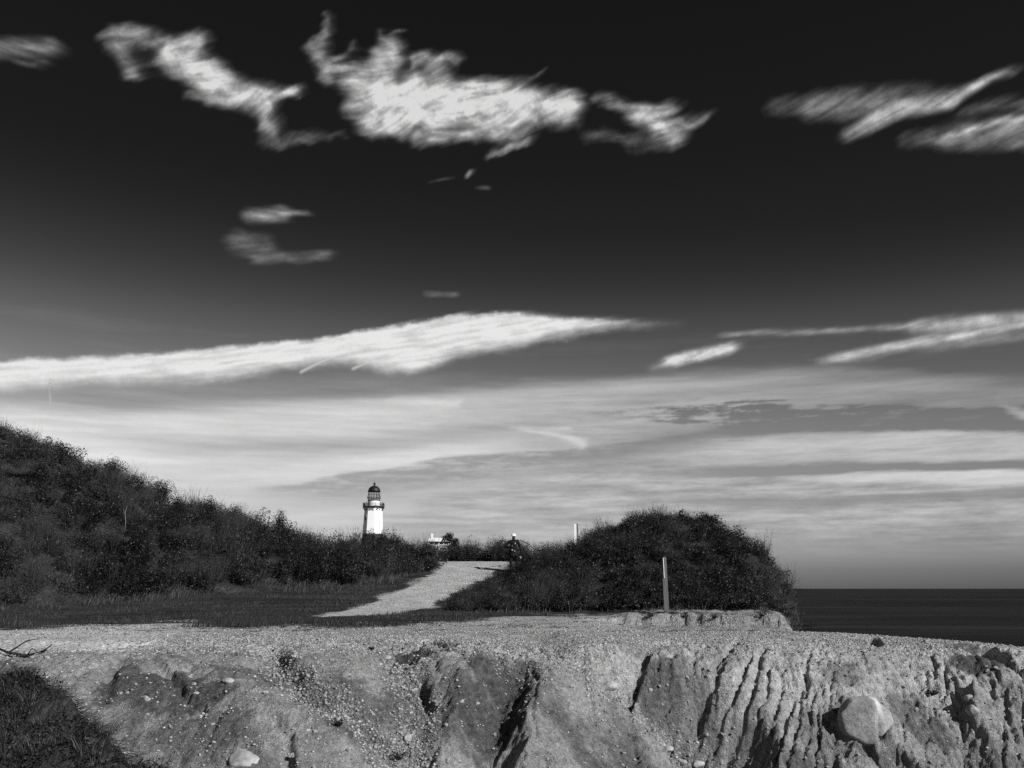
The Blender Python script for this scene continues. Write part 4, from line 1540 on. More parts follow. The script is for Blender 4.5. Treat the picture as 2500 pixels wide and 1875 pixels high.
# dry fringe along the foot of the hill
n = 5200
u = -60 + rng.random(n) * 1120
yb = interp(u, [(-700, 34), (0, 37.5), (320, 40.3), (565, 41.5), (829, 43.2), (950, 45), (1040, 47), (1075, 48.6)])
y = yb + rng.normal(size=n) * .6 - .05
x = (u - 1250) / F * y * CP
pat = sstep(-.15, .3, fbm(x * .5, y * .2, 3, 151))
k = (rng.random(n) < .04 + .8 * pat ** 1.5) & (path_mask(x, y) < .1)
x, y, pat = x[k], y[k], pat[k]
z = ground_z(x, y) - .02
B.add(np.stack([x, y, z], 1), .12 + .5 * rng.random(len(x)) ** 1.5 * (.5 + .6 * pat), .009, np.array([[.35, 0, 0]]), .15 + .55 * rng.random(len(x)) ** 1.5)
link('hill_foot_grass', B.mesh('hill_foot_grass', M_GRASSD), kind='stuff', label='dry pale grass fringing the foot of the hill')
B = Blades()
n = 2600
u = 1075 + rng.random(n) * 870
y = 36.6 + rng.normal(size=n) * .28
x = (u - 1250) / F * y * CP
k = rng.random(n) < .12 + .88 * sstep(-.1, .4, fbm(x * .6, y * .2, 3, 153))
x, y = x[k], y[k]
B.add(np.stack([x, y, ground_z(x, y) - .02], 1), .12 + .34 * rng.random(len(x)), .009, np.array([[.3, 0, 0]]), .25 + .4 * rng.random(len(x)))
link('mound_foot_grass', B.mesh('mound_foot_grass', M_GRASSD), kind='stuff', label='tufty dry grass fringing the foot of the mound')
# short turf
B = Blades()
n = 60000
u = -80 + rng.random(n) * 1750
y = 26 + rng.random(n) ** .8 * 19
x = (u - 1250) / F * y * CP
k = (lawn_mask(x, y) * (1 - path_mask(x, y)) > .35 + .4 * rng.random(n)) & ~((u > 1045) & (y > 37)) & ~hill_ok(x, y - .6, u)
x, y = x[k], y[k]
pat = sstep(-.3, .5, pfbm(x * .35, y * .9, 4, 155, .6))
B.add(np.stack([x, y, ground_z(x, y) - .01], 1), (.03 + .09 * rng.random(len(x))) * (.5 + pat), .012, np.array([[.2, 0, 0]]), (.1 + .6 * rng.random(len(x))) * (.4 + .9 * pat))
link('turf', B.mesh('turf', M_GRASS), kind='stuff', label='short dark turf between the gravel and the hill')
# grass clump where turf meets the gravel
bx = hit(land, [(520, 1530), (560, 1522), (620, 1520), (680, 1520), (740, 1524), (600, 1530), (650, 1526)], 22, 60)
B = Blades()
n = 2600
q = bx[rng.integers(0, len(bx), n)]
x = q[:, 0] + rng.normal(size=n) * .42
y = q[:, 1] + rng.normal(size=n) * .38
B.add(np.stack([x, y, ground_z(x, y) - .02], 1), .10 + .22 * rng.random(n), .009, np.array([[.2, 0, 0]]), .12 + .45 * rng.random(n))
link('grass_clump', B.mesh('grass_clump', M_GRASS), kind='stuff', label='raised tufted grass island between the turf and the gravel')
# bank at lower left
B = Blades()
nt_ = 620
TX = -13 + rng.random(nt_) * 7.9
TY = 14.6 + rng.random(nt_) * 5.4
k = bank_mask(TX, TY) > .4
TX, TY = TX[k], TY[k]
tz = ground_z(TX, TY)
for tx, ty, tzz in zip(TX, TY, tz):
    n = int(26 + 26 * rng.random())
    r = .10 + .12 * rng.random()
    ph = rng.random(n) * 6.283
    rr = np.sqrt(rng.random(n)) * r
    A = np.stack([tx + np.cos(ph) * rr, ty + np.sin(ph) * rr, np.full(n, tzz - .03)], 1)
    ln = (.14 + .26 * rng.random() ** 1.5) * (.5 + .8 * rng.random(n))
    lean = np.stack([np.cos(ph), np.sin(ph), 0 * ph], 1) * (.5 + .5 * rng.random(n))[:, None] + np.array([.25 * rng.random(), -.25 * rng.random(), 0])
    t0 = .08 + .75 * rng.random() ** 1.8
    B.add(A, ln, .0055, lean, t0 * (.5 + rng.random(n)))
L = Leaves()
n = 36000
X = -13 + rng.random(n) * 7.8
Y = 14.6 + rng.random(n) * 5.4
k = (bank_mask(X, Y) > .5) & (fbm(X * 1.2, Y * 1.2, 3, 161) < .2)
X, Y = X[k], Y[k]
n = len(X)
L.add(np.stack([X, Y, ground_z(X, Y) + .20 * rng.random(n) ** 1.5], 1), .05, .22 * np.exp(rng.normal(size=n) * .8))
bank_ob = link('bank_grass', B.mesh('bank_grass', M_GRASSD), kind='stuff', label='long tangled dry grass on the bank in the lower left corner')
link('bank_leaves', L.mesh('bank_leaves', M_LEAF), kind='stuff', label='low dark creeping leaves among the grass on the near bank')
# overhanging roots and tufts along the bank edge
S = Spikes()
n = 420
t = rng.random(n)
ei = np.interp(t, np.linspace(0, 1, len(GE)), np.arange(len(GE)))
X = np.interp(ei, np.arange(len(GE)), GE[:, 0]) + rng.normal(size=n) * .10
Y = np.interp(ei, np.arange(len(GE)), GE[:, 1]) + rng.normal(size=n) * .08
A = np.stack([X - .1, Y, ground_z(X - .1, Y) + .05], 1)
Bq = A + np.stack([.2 + .25 * rng.random(n), -.15 + .2 * rng.normal(size=n), .02 + .14 * rng.normal(size=n)], 1)
S.add(A, Bq, .007, .2 + .3 * rng.random(n))
link('bank_roots', S.mesh('bank_roots', M_TWIG), kind='stuff', label='dark roots and stalks hanging over the edge of the grassy bank')
# grass on the cliff edge at the right
B = Blades()
n = 2600
Y = 20.0 + rng.random(n) * 6
X = interp(Y, [(14, 14.6), (20, 14.0), (22, 13.0), (24, 11.7), (32, 10.35)]) + .1 + np.abs(rng.normal(size=n)) * .55
z = ground_z(X, Y)
B.add(np.stack([X, Y, z - .02], 1), .16 + .3 * rng.random(n), .007, np.array([[.3, -.1, 0]]), .1 + .3 * rng.random(n))
link('cliff_grass', B.mesh('cliff_grass', M_GRASSD), kind='stuff', label='dark grass hanging over the seaward edge at the right')

# ------------------------------------------------------------------ stones


def stone_mesh(name, seed, sub=2, flat=.7, mat=None, noise=.22):
    bm = bmesh.new()
    bmesh.ops.create_icosphere(bm, subdivisions=sub, radius=1.0)
    r = np.random.default_rng(seed)
    planes = r.normal(size=(13, 3))
    planes /= np.linalg.norm(planes, axis=1)[:, None]
    offs = .55 + .3 * r.random(13)
    ph = r.random(3) * 6
    for v in bm.verts:
        p = np.array(v.co)
        s = 1.0
        for q, o in zip(planes, offs):
            dd = p @ q
            if dd > o:
                s = min(s, o / dd * .96 + .04)
        s *= 1 + noise * .35 * math.sin(p[0] * 3.1 + ph[0]) * math.sin(p[1] * 2.7 + ph[1]) * math.cos(p[2] * 3.3 + ph[2])
        v.co = Vector((p[0] * s, p[1] * s * .85, p[2] * s * flat))
    me = bpy.data.meshes.new(name)
    bm.to_mesh(me)
    bm.free()
    for p in me.polygons:
        p.use_smooth = sub >= 2
    me.materials.append(mat or M_STONE)
    return me


SM = [stone_mesh('stone', 100 + i, 3, .50 + .06 * i) for i in range(5)]


def place_stone(px, py, wpx, label, k=0, rot=None, tilt=.35, aspect=1.0, name='stone', group=None):
    p = hit(bz, [(px, py)], 15.5, 34, 1900)[0]
    s = wpx / F * p[1] * .5
    o = link(name, SM[k % 5], label=label, cat='stone', group=group, loc=(p[0], p[1], p[2] + CZ - s * .12))
    s *= 1.15
    o.scale = (s, s * .9, s * aspect)
    o.rotation_euler = (tilt * .8, (random.random() - .5) * .5, random.random() * 6.28 if rot is None else rot)
    return o


place_stone(597, 1850, 88, 'large flat pale stone sunk in the slope near the grassy bank', 1, .15, .65, .55)
place_stone(1490, 1676, 36, 'pale rounded stone lying at the head of the main gully', 2, .6, .2, 1.1)
place_stone(480, 1692, 19, 'smooth pale stone beside the slanting crack on the left slope', 0, 0, .3, 1)
place_stone(463, 1653, 13, 'small pale stone above the smooth one by the slanting crack', 3)
place_stone(362, 1708, 14, 'pale angular stone in the dark clay face at the left', 4)
place_stone(558, 1662, 26, 'bright crumbling stone with a dark hollow under it, left slope', 2, .3, .4, .9)
place_stone(390, 1757, 11, 'pebble on the left slope below the dark clay face', 1)
place_stone(518, 1768, 12, 'pale pebble above the large flat stone', 0)
place_stone(228, 1740, 10, 'pale pebble at the edge of the grassy bank', 4)
place_stone(1701, 1868, 34, 'rounded pale cobble at the bottom of the main gully', 0, .2, .2, 1.1)
place_stone(1632, 1829, 24, 'oval cobble in the main gully, upper of a touching pair', 2, .5)
place_stone(1618, 1818, 18, 'small cobble touching the oval one in the main gully', 3)
place_stone(1664, 1861, 22, 'brown grey cobble just above the lowest cobble of the main gully', 4)
place_stone(687, 1657, 15, 'flat pale stone at the mouth of the left notch', 1)
place_stone(668, 1646, 11, 'pale pebble left of the notch in the slope', 3)
place_stone(715, 1845, 20, 'rounded stone in the small rill right of the large flat stone', 2)
place_stone(996, 1800, 24, 'angular pale stone in the middle gully bed', 4, 1.0, .3, 1.2)
place_stone(884, 1797, 14, 'oval pale stone in the pebble fan of the middle gully', 0)
place_stone(958, 1814, 18, 'dark lined stone low in the middle gully', 3)
place_stone(1120, 1858, 16, 'pale slab like stone at the lower right of the middle gully', 1)
place_stone(945, 1607, 22, 'pale block left of the dark hollow at the gully head', 2, 0, .2, 1)
place_stone(811, 1612, 11, 'white pebble on the slope right of the left notch', 0)
place_stone(717, 1780, 11, 'round white pebble in the middle of the left slope', 3)
place_stone(2172, 1657, 13, 'oval pale stone above the boulder to its right', 0)
place_stone(2206, 1676, 11, 'angular white stone upper right of the boulder', 4)
place_stone(2316, 1737, 14, 'bright white stone on the right slope level with the boulder', 2)
place_stone(2001, 1792, 13, 'flat white pebble left of the boulder', 1)
place_stone(2054, 1617, 12, 'white stone on the crest line above the rills', 4)
place_stone(2065, 1650, 9, 'small white pebble below the crest above the boulder', 3)
place_stone(2432, 1631, 15, 'pale stone at the mouth of the small cave', 2)
place_stone(2375, 1735, 34, 'weathered square block jutting from the right slope', 1, 0, .2, 1.3)
place_stone(2368, 1705, 26, 'crumbly pale lump above the square block', 3, 0, .2, 1.5)

# the boulder
p = hit(bz, [(2108, 1768)], 15.5, 34, 1900)[0]
by = p[1] - .06
sc = F / by


def boulder():
    bm = bmesh.new()
    bmesh.ops.create_icosphere(bm, subdivisions=5, radius=1.0)
    r = np.random.default_rng(5)
    V = np.array([v.co for v in bm.verts])
    planes = [((-.25, -.95, .15), .50), ((.45, -.85, .1), .58), ((0, -.2, 1), .86), ((-.75, -.1, .65), .93), ((-1, -.1, -.15), .95), ((-.55, -.2, -.8), .90), ((.6, -.3, .75), .9), ((1, -.2, .1), .97),
              ((.75, -.3, -.65), .80), ((.1, -.3, -1), .97), ((0, 1, 0), .7)]
    s = np.ones(len(V))
    for q, o in planes:
        q = np.array(q) / np.linalg.norm(q)
        dd = V @ q
        s = np.where(dd > o, np.minimum(s, o / np.maximum(dd, 1e-6)), s)
    W = V * s[:, None]
    # deep crease splitting off the right lobe
    x0 = .38 + .10 * W[:, 2]
    cr = np.exp(-((W[:, 0] - x0) / .055) ** 2) * sstep(.7, -.2, W[:, 2]) * (W[:, 1] < .1)
    W = W * (1 - .26 * cr)[:, None]
    lob = sstep(.36, .5, W[:, 0] - .1 * W[:, 2])
    W[:, 2] *= 1 - .12 * lob
    n = fbm(W[:, 0] * 3 + W[:, 1] * 2, W[:, 2] * 3 - W[:, 1], 5, 171, .6)
    W = W * (1 + .04 * n)[:, None]
    for v, w in zip(bm.verts, W):
        v.co = Vector((w[0] * .56, w[1] * .42, w[2] * .50))
    return bm


mb, nt, b = mat_new('boulder_granite', .9, .2)
N = NB(nt)
P = N.obj()
n1 = N.noise(P, 3.0, 6, .7)
n2 = N.noise(P, 26.0, 4, .7)
sp = N.vor(P, 42.0)
v = N.math('MULTIPLY', N.mr(n1, .3, .7, .17, .31), N.mr(n2, .3, .7, .72, 1.2))
v = N.math('MULTIPLY', v, N.mr(sp, .1, .5, .8, 1.1))
vein = N.n('ShaderNodeSeparateXYZ')
N.l(P, vein.inputs[0])
stripe = N.math('ABSOLUTE', N.math('SUBTRACT', N.math('SUBTRACT', vein.outputs[0], N.math('MULTIPLY', vein.outputs[2], -.22)), N.math('ADD', .27, N.math('MULTIPLY', n1, .04))))
vm = N.math('MULTIPLY', N.mr(stripe, .02, .075, 1, 0), N.mr(vein.outputs[2], .0, .25, 0, 1))
v = N.mix(vm, v, .5)
N.grey(v, b)
N.bump(N.math('ADD', n1, N.math('MULTIPLY', n2, .4)), b, .8, .03)
x, _, zt = on_sight(2114, 1760, by)
bm = boulder()
bo = bm_obj('boulder', bm, mb, None, True, label='big rounded split boulder resting on the eroded slope at right', cat='boulder', loc=(x, by, zt))

# pebbles that can be picked out one by one (pieces of the bluff)
PBM = [stone_mesh('pebble', 300 + i, 1, .55 + .08 * i) for i in range(5)]
cand = []
while len(cand) < 262:
    px = rng.random() * 2500
    py = 1560 + rng.random() * 315
    p = hit(bz, [(px, py)], 16.0, 30, 500)[0]
    X, Y = np.array([p[0]]), np.array([p[1]])
    z, g, c, bmk = np.moveaxis(bgrid(X, Y), -1, 0)
    if bmk[0] > .1:
        continue
    if rng.random() < (.95 if g[0] > .5 and Y[0] < 19.6 else .10):
        cand.append((p, g[0]))
for i, (p, g) in enumerate(cand):
    s = (9 + 9 * rng.random() ** 2.5) / F * p[1] * .5
    o = link('pebble', PBM[i % 5], bluff_ob, loc=(p[0], p[1], p[2] + CZ))
    o.scale = (s * (1 + .4 * rng.random()), s, s * (.8 + .4 * rng.random()))
    o.rotation_euler = (rng.random() * .8, rng.random() * .6, rng.random() * 6.28)

# fine gravel
n = 36000
ico = bmesh.new()
bmesh.ops.create_icosphere(ico, subdivisions=1, radius=1.0)
IV = np.array([v.co for v in ico.verts])
# octahedron like stones of 6 verts / 8 faces keep it light
OV = np.array([[1, 0, 0], [0, 1, 0], [-1, 0, 0], [0, -1, 0], [0, 0, 1], [0, 0, -1]], float)
OF = np.array([[0, 1, 4], [1, 2, 4], [2, 3, 4], [3, 0, 4], [1, 0, 5], [2, 1, 5], [3, 2, 5], [0, 3, 5]])
ico.free()
uq = -20 + rng.random(n * 4) * 2540
yq = 15.8 + rng.random(n * 4) ** 1.5 * 18
xq = (uq - 1250) / F * yq * CP
zq, gq, cq, bq = np.moveaxis(bgrid(xq, yq), -1, 0)
lm = lawn_mask(xq, yq)
far = yq > Y_SPLIT
prob = np.where(far, .30 * (1 - lm) * (.3 + 1.2 * sstep(-.3, .4, fbm(xq * .5, yq * .8, 3, 123))), np.where(yq < 19.6, gq * 2.2 + .07, gq * .8 + .05) * (1 - bq))
k = np.where(rng.random(n * 4) < prob)[0][:n]
xq, yq = xq[k], yq[k]
zq = ground_z(xq, yq)
n = len(k)
sz = (.010 + .022 * rng.random(n) ** 2.2) * np.where(yq < 20, 1.15, 1.0)
rot = rng.random(n) * 6.28
sq = np.stack([sz * (1 + .6 * rng.random(n)), sz * (.7 + .5 * rng.random(n)), sz * (.45 + .4 * rng.random(n))], 1)
W = OV[None] * sq[:, None, :]
W = W + rng.normal(size=W.shape) * sz[:, None, None] * .14
c, s_ = np.cos(rot)[:, None], np.sin(rot)[:, None]
W = np.stack([W[..., 0] * c - W[..., 1] * s_, W[..., 0] * s_ + W[..., 1] * c, W[..., 2]], -1)
W = W + np.stack([xq, yq, zq + sz * .2], 1)[:, None, :]
M_GRAVEL = make_leaf('gravel_stone', .10, .46, .9, .12)
V = W.reshape(-1, 3)
Fc = (np.arange(n)[:, None, None] * 6 + OF[None]).reshape(-1, 3)
link('gravel', new_mesh('gravel', V, Fc, 3, M_GRAVEL, {'tone': np.repeat(rng.random(n) ** 1.2, 6)}), kind='stuff', label='loose pale gravel strewn over the flat and the gullies')

# dark scraps of dry weed on the flat
S = Spikes()
n = 3200
uq = 200 + rng.random(n) * 1800
yq = 24.5 + rng.random(n) * 10
xq = (uq - 1250) / F * yq * CP
k = (fbm(xq * .9, yq * 1.6, 3, 181) > .16) & (lawn_mask(xq, yq) < .6)
xq, yq = xq[k], yq[k]
zq = ground_z(xq, yq)
A = np.stack([xq, yq, zq + .01], 1)
d = rng.normal(size=(len(xq), 3)) * np.array([.16, .08, .02]) + np.array([0, 0, .035])
S.add(A, A + d, .010, .05 + .15 * rng.random(len(xq)))
link('dry_weed', S.mesh('dry_weed', M_TWIG), kind='stuff', label='dark scraps of dry weed scattered on the gravel flat')


# small dark weed tufts growing on the slope
def weed(px, py, r, label):
    p = hit(bz, [(px, py)], 15.5, 34, 1500)[0]
    S = Spikes()
    L = Leaves()
    n = 46
    a = rng.random(n) * 6.283
    B_ = np.stack([np.cos(a) * r * (.3 + .7 * rng.random(n)), np.sin(a) * r * (.3 + .7 * rng.random(n)), r * (.25 + .6 * rng.random(n))], 1)
    S.add(np.zeros((n, 3)), B_, .006, .05 + .1 * rng.random(n))
    L.add(B_ * (.5 + .5 * rng.random(n))[:, None], .05, .1 + .2 * rng.random(n))
    root = link('weed_tuft', None, label=label, cat='weed', loc=(p[0], p[1], p[2] + CZ))
    link('stems', S.mesh('stems', M_TWIG), root)
    link('leaves', L.mesh('leaves', M_LEAF2), root)


weed(826, 1774, .14, 'small dark weed tuft in the gravel of the left gully')
weed(975, 1856, .24, 'dark dead weed at the bottom of the middle gully')
weed(907, 1588, .10, 'small dark weed tuft on the flat left of the hollow')
weed(2275, 1700, .20, 'dark weed tuft in the cleft right of the boulder')

for k_, (wx_, wy_) in enumerate(((1590, 1507), (1668, 1510), (1745, 1511), (1862, 1508))):
    weed(wx_, wy_, .26, ('dark weed on the low scarp, furthest from the sea', 'dark weed on the low scarp, right of the near post', 'dark weed midway along the low scarp', 'dark weed on the low scarp nearest the cliff')[k_])

# fallen branch over the sand at the left
pb = hit(bz, [(-40, 1585), (20, 1602), (64, 1610), (105, 1598), (125, 1590)], 15.5, 34, 1900)
o = pb[2]
pp = [tuple(q - o + np.array([0, 0, .14 if i in (0, 4) else .07])) for i, q in enumerate(pb)]
branch_thing('fallen_branch', 'dark forked fallen branch lying on the sand above the grassy bank', (o[0], o[1], o[2] + CZ),
             [(pp[:3], [.022, .026, .030]), (pp[2:], [.030, .02, .008]), ([pp[1], (pp[1][0] + .25, pp[1][1] + .15, pp[1][2] + .22), (pp[1][0] + .5, pp[1][1] + .2, pp[1][2] + .28)], [.02, .014, .005]),
              ([pp[2], (pp[2][0] + .15, pp[2][1] - .1, pp[2][2] + .15), (pp[2][0] + .42, pp[2][1] - .1, pp[2][2] - .02)], [.016, .01, .004])], M_BARK)

# ------------------------------------------------------------------ posts


def box(bm, sx, sy, sz, loc=(0, 0, 0), rot=0.0, taper=1.0, bev=.004):
    g = bmesh.ops.create_cube(bm, size=1.0)
    for v in g['verts']:
        t = taper if v.co.z > 0 else 1.0
        v.co = Vector((v.co.x * sx * t, v.co.y * sy * t, v.co.z * sz))
        v.co.rotate(Matrix.Rotation(rot, 3, 'Z'))
        v.co += Vector(loc)
    return g['verts']


M_WOOD = make_plain('grey_weathered_wood', .115, .9, .15, .55, 5.0, .01, (14, 14, .6))
M_PAINT = make_plain('white_paint', .78, .6, .3, .06, 6.0)
x, z, zt = on_sight(1622, 1360, 34.6)
h = zt - z
root = link('marker_post', None, label='tall grey wooden post with a shorter board, standing before the mound', cat='post', loc=(x + .03, 34.6, z - .03))
root.rotation_euler = (0, math.radians(-.9), 0)
bm = bmesh.new()
box(bm, .13, .12, h + .03, (0, 0, (h + .03) / 2))
bmesh.ops.bevel(bm, geom=bm.edges[:], offset=.008, segments=1, affect='EDGES')
bm_obj('post', bm, M_WOOD, root)
bm = bmesh.new()
hb = h * .63
box(bm, .075, .03, hb, (-.085, -.065, hb / 2))
bmesh.ops.bevel(bm, geom=bm.edges[:], offset=.004, segments=1, affect='EDGES')
bm_obj('board', bm, M_WOOD, root)
bm = bmesh.new()
box(bm, .022, .02, h * .36, (-.054, -.075, h * .82))
bm_obj('strip', bm, M_PAINT, root)
x, z, zt = on_sight(1406, 1278, 46.5)
h = max(zt - z, 1.4)
root = link('marker_post', None, label='white and grey post rising from behind the mound shoulder', cat='post', loc=(x, 46.5, z - .03))
bm = bmesh.new()
box(bm, .13, .05, h, (-.045, -.03, h / 2))
bmesh.ops.bevel(bm, geom=bm.edges[:], offset=.005, segments=1, affect='EDGES')
bm_obj('board', bm, M_PAINT, root)
bm = bmesh.new()
box(bm, .12, .10, h + .03, (.055, .05, (h + .03) / 2))
bmesh.ops.bevel(bm, geom=bm.edges[:], offset=.006, segments=1, affect='EDGES')
bm_obj('post', bm, M_WOOD, root)

# ------------------------------------------------------------------ lighthouse
lx, lgz, _ = on_sight(910, 1300, LH_Y)
M_LHW = make_plain('lighthouse_white', .92, .55, .3, .03, .5)
M_LHB = make_plain('lighthouse_band', .05, .8, .2, .2, .6)
M_IRON = make_plain('black_iron', .012, .5, .3, .2, 2.0)
m, nt, b = mat_new('lantern_glass', .05, .5)
b.inputs['Transmission Weight'].default_value = 1.0
b.inputs['IOR'].default_value = 1.02
b.inputs['Base Color'].default_value = (.95, .95, .95, 1)
M_GLASS = m


def zpy(py):
    return CZ + LH_Y * tan_el(py)


z_deck = zpy(1238.8)
z_band = zpy(1303.5)
z_base = lgz - .5
lh = link('lighthouse', None, label='white octagonal lighthouse with black domed lantern beyond the hill', cat='lighthouse', loc=(lx, LH_Y, z_base))
PH = math.radians(-90 + 17 + 22.5)       # turn of the octagon: one narrow face in shade on the left


def ring_pts(r, z, n=8, ph=PH):
    # r = half width across corners
    return [Vector((math.cos(ph + (k + .5) * 2 * math.pi / n) * r, math.sin(ph + (k + .5) * 2 * math.pi / n) * r, z)) for k in range(n)]


def lathe(bm, prof, n=8, ph=PH, cap=True):
    rings = [[bm.verts.new(p) for p in ring_pts(r, z, n, ph)] for r, z in prof]
    for a, c in zip(rings[:-1], rings[1:]):
        for k in range(n):
            bm.faces.new((a[k], a[(k + 1) % n], c[(k + 1) % n], c[k]))
    if cap:
        bm.faces.new(rings[0][::-1])
        bm.faces.new(rings[-1])


def rad_at(z):
    # half width: 4.05 m at the band top, 3.6 m under the gallery
    t = (z - z_band) / (z_deck - z_band)
    return (4.10 + (3.58 - 4.10) * t) * 1.02


bm = bmesh.new()
lathe(bm, [(rad_at(z_band), z_band - z_base), (rad_at(z_deck), z_deck - z_base)], cap=False)
bm_obj('tower_wall', bm, M_LHW, lh)
bm = bmesh.new()
lathe(bm, [(rad_at(z_base) + .01, 0), (rad_at(z_band) + .01, z_band - z_base)])
bm_obj('painted_band', bm, M_LHB, lh)
D0 = z_deck - z_base
bm = bmesh.new()
lathe(bm, [(4.5, D0), (4.5, D0 + .35)])
bm_obj('gallery_deck', bm, M_IRON, lh)
for k in range(16):
    a = PH + (k + .5) * 2 * math.pi / 16
    bm = bmesh.new()
    c, s = math.cos(a), math.sin(a)
    r0 = rad_at(z_deck) * .95
    tapered(bm, [(c * r0, s * r0, D0 - 1.5), (c * (r0 + .5), s * (r0 + .5), D0 - .7), (c * 4.4, s * 4.4, D0 - .05)], [.16, .13, .13], 4)
    bm_obj('bracket', bm, M_IRON, lh)
bm = bmesh.new()
R8 = ring_pts(4.4, 0)
for k in range(8):
    a, c = R8[k], R8[(k + 1) % 8]
    for f in (.45, .9, 1.4):
        q = [(a.x, a.y, D0 + .35 + f), (c.x, c.y, D0 + .35 + f)]
        tapered(bm, q, [.05, .05], 4)
    for j in range(9):
        pnt = a.lerp(c, j / 9)
        tapered(bm, [(pnt.x, pnt.y, D0 + .3), (pnt.x, pnt.y, D0 + 1.75)], [.05 if j else .09] * 2, 4)
bm_obj('gallery_railing', bm, M_IRON, lh)
zl = zpy(1223) - z_base
bm = bmesh.new()
lathe(bm, [(2.45, D0 + .36), (2.45, zl)], 24, 0, False)
bm_obj('watch_room', bm, M_LHW, lh, True)
bm = bmesh.new()
lathe(bm, [(2.62, zl), (2.62, zl + .35)], 24, 0)
bm_obj('lantern_sill', bm, M_IRON, lh)
zd = zpy(1200.5) - z_base
bm = bmesh.new()
lathe(bm, [(2.30, zl + .36), (2.30, zd - .02)], 16, 0, False)
bm_obj('lantern_glass', bm, M_GLASS, lh)
for k in range(16):
    a = (k + .5) * 2 * math.pi / 16
    bm = bmesh.new()
    tapered(bm, [(math.cos(a) * 2.36, math.sin(a) * 2.36, zl + .3), (math.cos(a) * 2.36, math.sin(a) * 2.36, zd)], [.085, .085], 4)
    bm_obj('glazing_bar', bm, M_IRON, lh)
for f in (.36, .70):
    bm = bmesh.new()
    q = [(p.x, p.y, p.z) for p in ring_pts(2.38, zl + (zd - zl) * f, 16, 0)]
    q.append(q[0])
    tapered(bm, q, [.075] * 17, 4)
    bm_obj('glazing_ring', bm, M_IRON, lh)
bm = bmesh.new()
q = [(p.x, p.y, p.z) for p in ring_pts(2.9, zl + 1.25, 16, 0)]
q.append(q[0])
tapered(bm, q, [.07] * 17, 4)
for p in ring_pts(2.9, 0, 8, .2):
    tapered(bm, [(p.x * .9, p.y * .9, zl + .9), (p.x, p.y, zl + 1.25), (p.x, p.y, zl + 2.2)], [.06] * 3, 4)
bm_obj('lantern_rail', bm, M_IRON, lh)
bm = bmesh.new()
lathe(bm, [(.45, zl + .4), (.7, zl + 1.2), (.75, zl + 2.2), (.5, zl + 3.0)], 12, 0)
bm_obj('lens', bm, M_GLASS, lh, True)
bm = bmesh.new()
prof = [(2.62, zd - .05), (2.62, zd + .25)] + [(2.5 * math.cos(t), zd + .25 + 2.25 * math.sin(t)) for t in np.linspace(.05, 1.45, 9)]
lathe(bm, prof, 24, 0)
bm_obj('dome', bm, M_IRON, lh, True)
zt_ = prof[-1][1]
bm = bmesh.new()
lathe(bm, [(.3, zt_ - .1), (.3, zt_ + .35)] + [(max(.52 * math.cos(t), .02), zt_ + .8 + .52 * math.sin(t)) for t in np.linspace(-1.0, 1.45, 8)], 14, 0)
bm_obj('ball_finial', bm, M_IRON, lh, True)
bm = bmesh.new()
tapered(bm, [(0, 0, zt_ + 1.2), (0, 0, zt_ + 2.6)], [.07, .03], 5)
bm_obj('lightning_rod', bm, M_IRON, lh)


def on_wall(ang, z, w, h_, name, mat, frame=None, round_=False):
    r = rad_at(z + z_base) * math.cos(math.pi / 8)
    nrm_ = Vector((math.cos(ang), math.sin(ang), 0))
    tan = Vector((-math.sin(ang), math.cos(ang), 0))
    bm = bmesh.new()
    if round_:
        pts_ = [nrm_ * (r + .06) + tan * math.cos(t) * w + Vector((0, 0, z + math.sin(t) * w)) for t in np.linspace(0, 2 * math.pi, 14, endpoint=False)]
    else:
        pts_ = [nrm_ * (r + .06) + tan * a + Vector((0, 0, z + c)) for a, c in ((-w / 2, -h_ / 2), (w / 2, -h_ / 2), (w / 2, h_ / 2), (-w / 2, h_ / 2))]
    f0 = [bm.verts.new(p) for p in pts_]
    f1 = [bm.verts.new(p - nrm_ * .2) for p in pts_]
    bm.faces.new(f0)
    for i in range(len(f0)):
        j = (i + 1) % len(f0)
        bm.faces.new((f0[i], f0[j], f1[j], f1[i]))
    o_ = bm_obj(name, bm, mat, lh)
    if frame:
        bm = bmesh.new()
        for (a, c, ww, hh) in ((-w / 2 - .12, 0, .24, h_ + .5), (w / 2 + .12, 0, .24, h_ + .5), (0, h_ / 2 + .14, w, .26), (0, -h_ / 2 - .14, w, .26)):
            q = box(bm, .14, ww, hh)
            for v in q:
                v.co = nrm_ * (r + .08 + v.co.x) + tan * (a + v.co.y) + Vector((0, 0, z + c + v.co.z))
        bm_obj('frame', bm, frame, o_)
    return o_


# face angles: corner k sits at PH+(k+.5)*45deg, so faces look along PH+k*45deg
A_SHADE = [PH + k * math.pi / 4 for k in range(8)]
A_SHADE = min(A_SHADE, key=lambda a: abs(((a - math.radians(-90 - 50.5) + math.pi) % (2 * math.pi)) - math.pi))
on_wall(A_SHADE, zpy(1265) - z_base, .8, 2.2, 'window', M_IRON, M_LHW)
on_wall(A_SHADE + math.pi / 4 * 2, zpy(1243.6) - z_base, .34, 0, 'porthole', M_IRON, None, True)

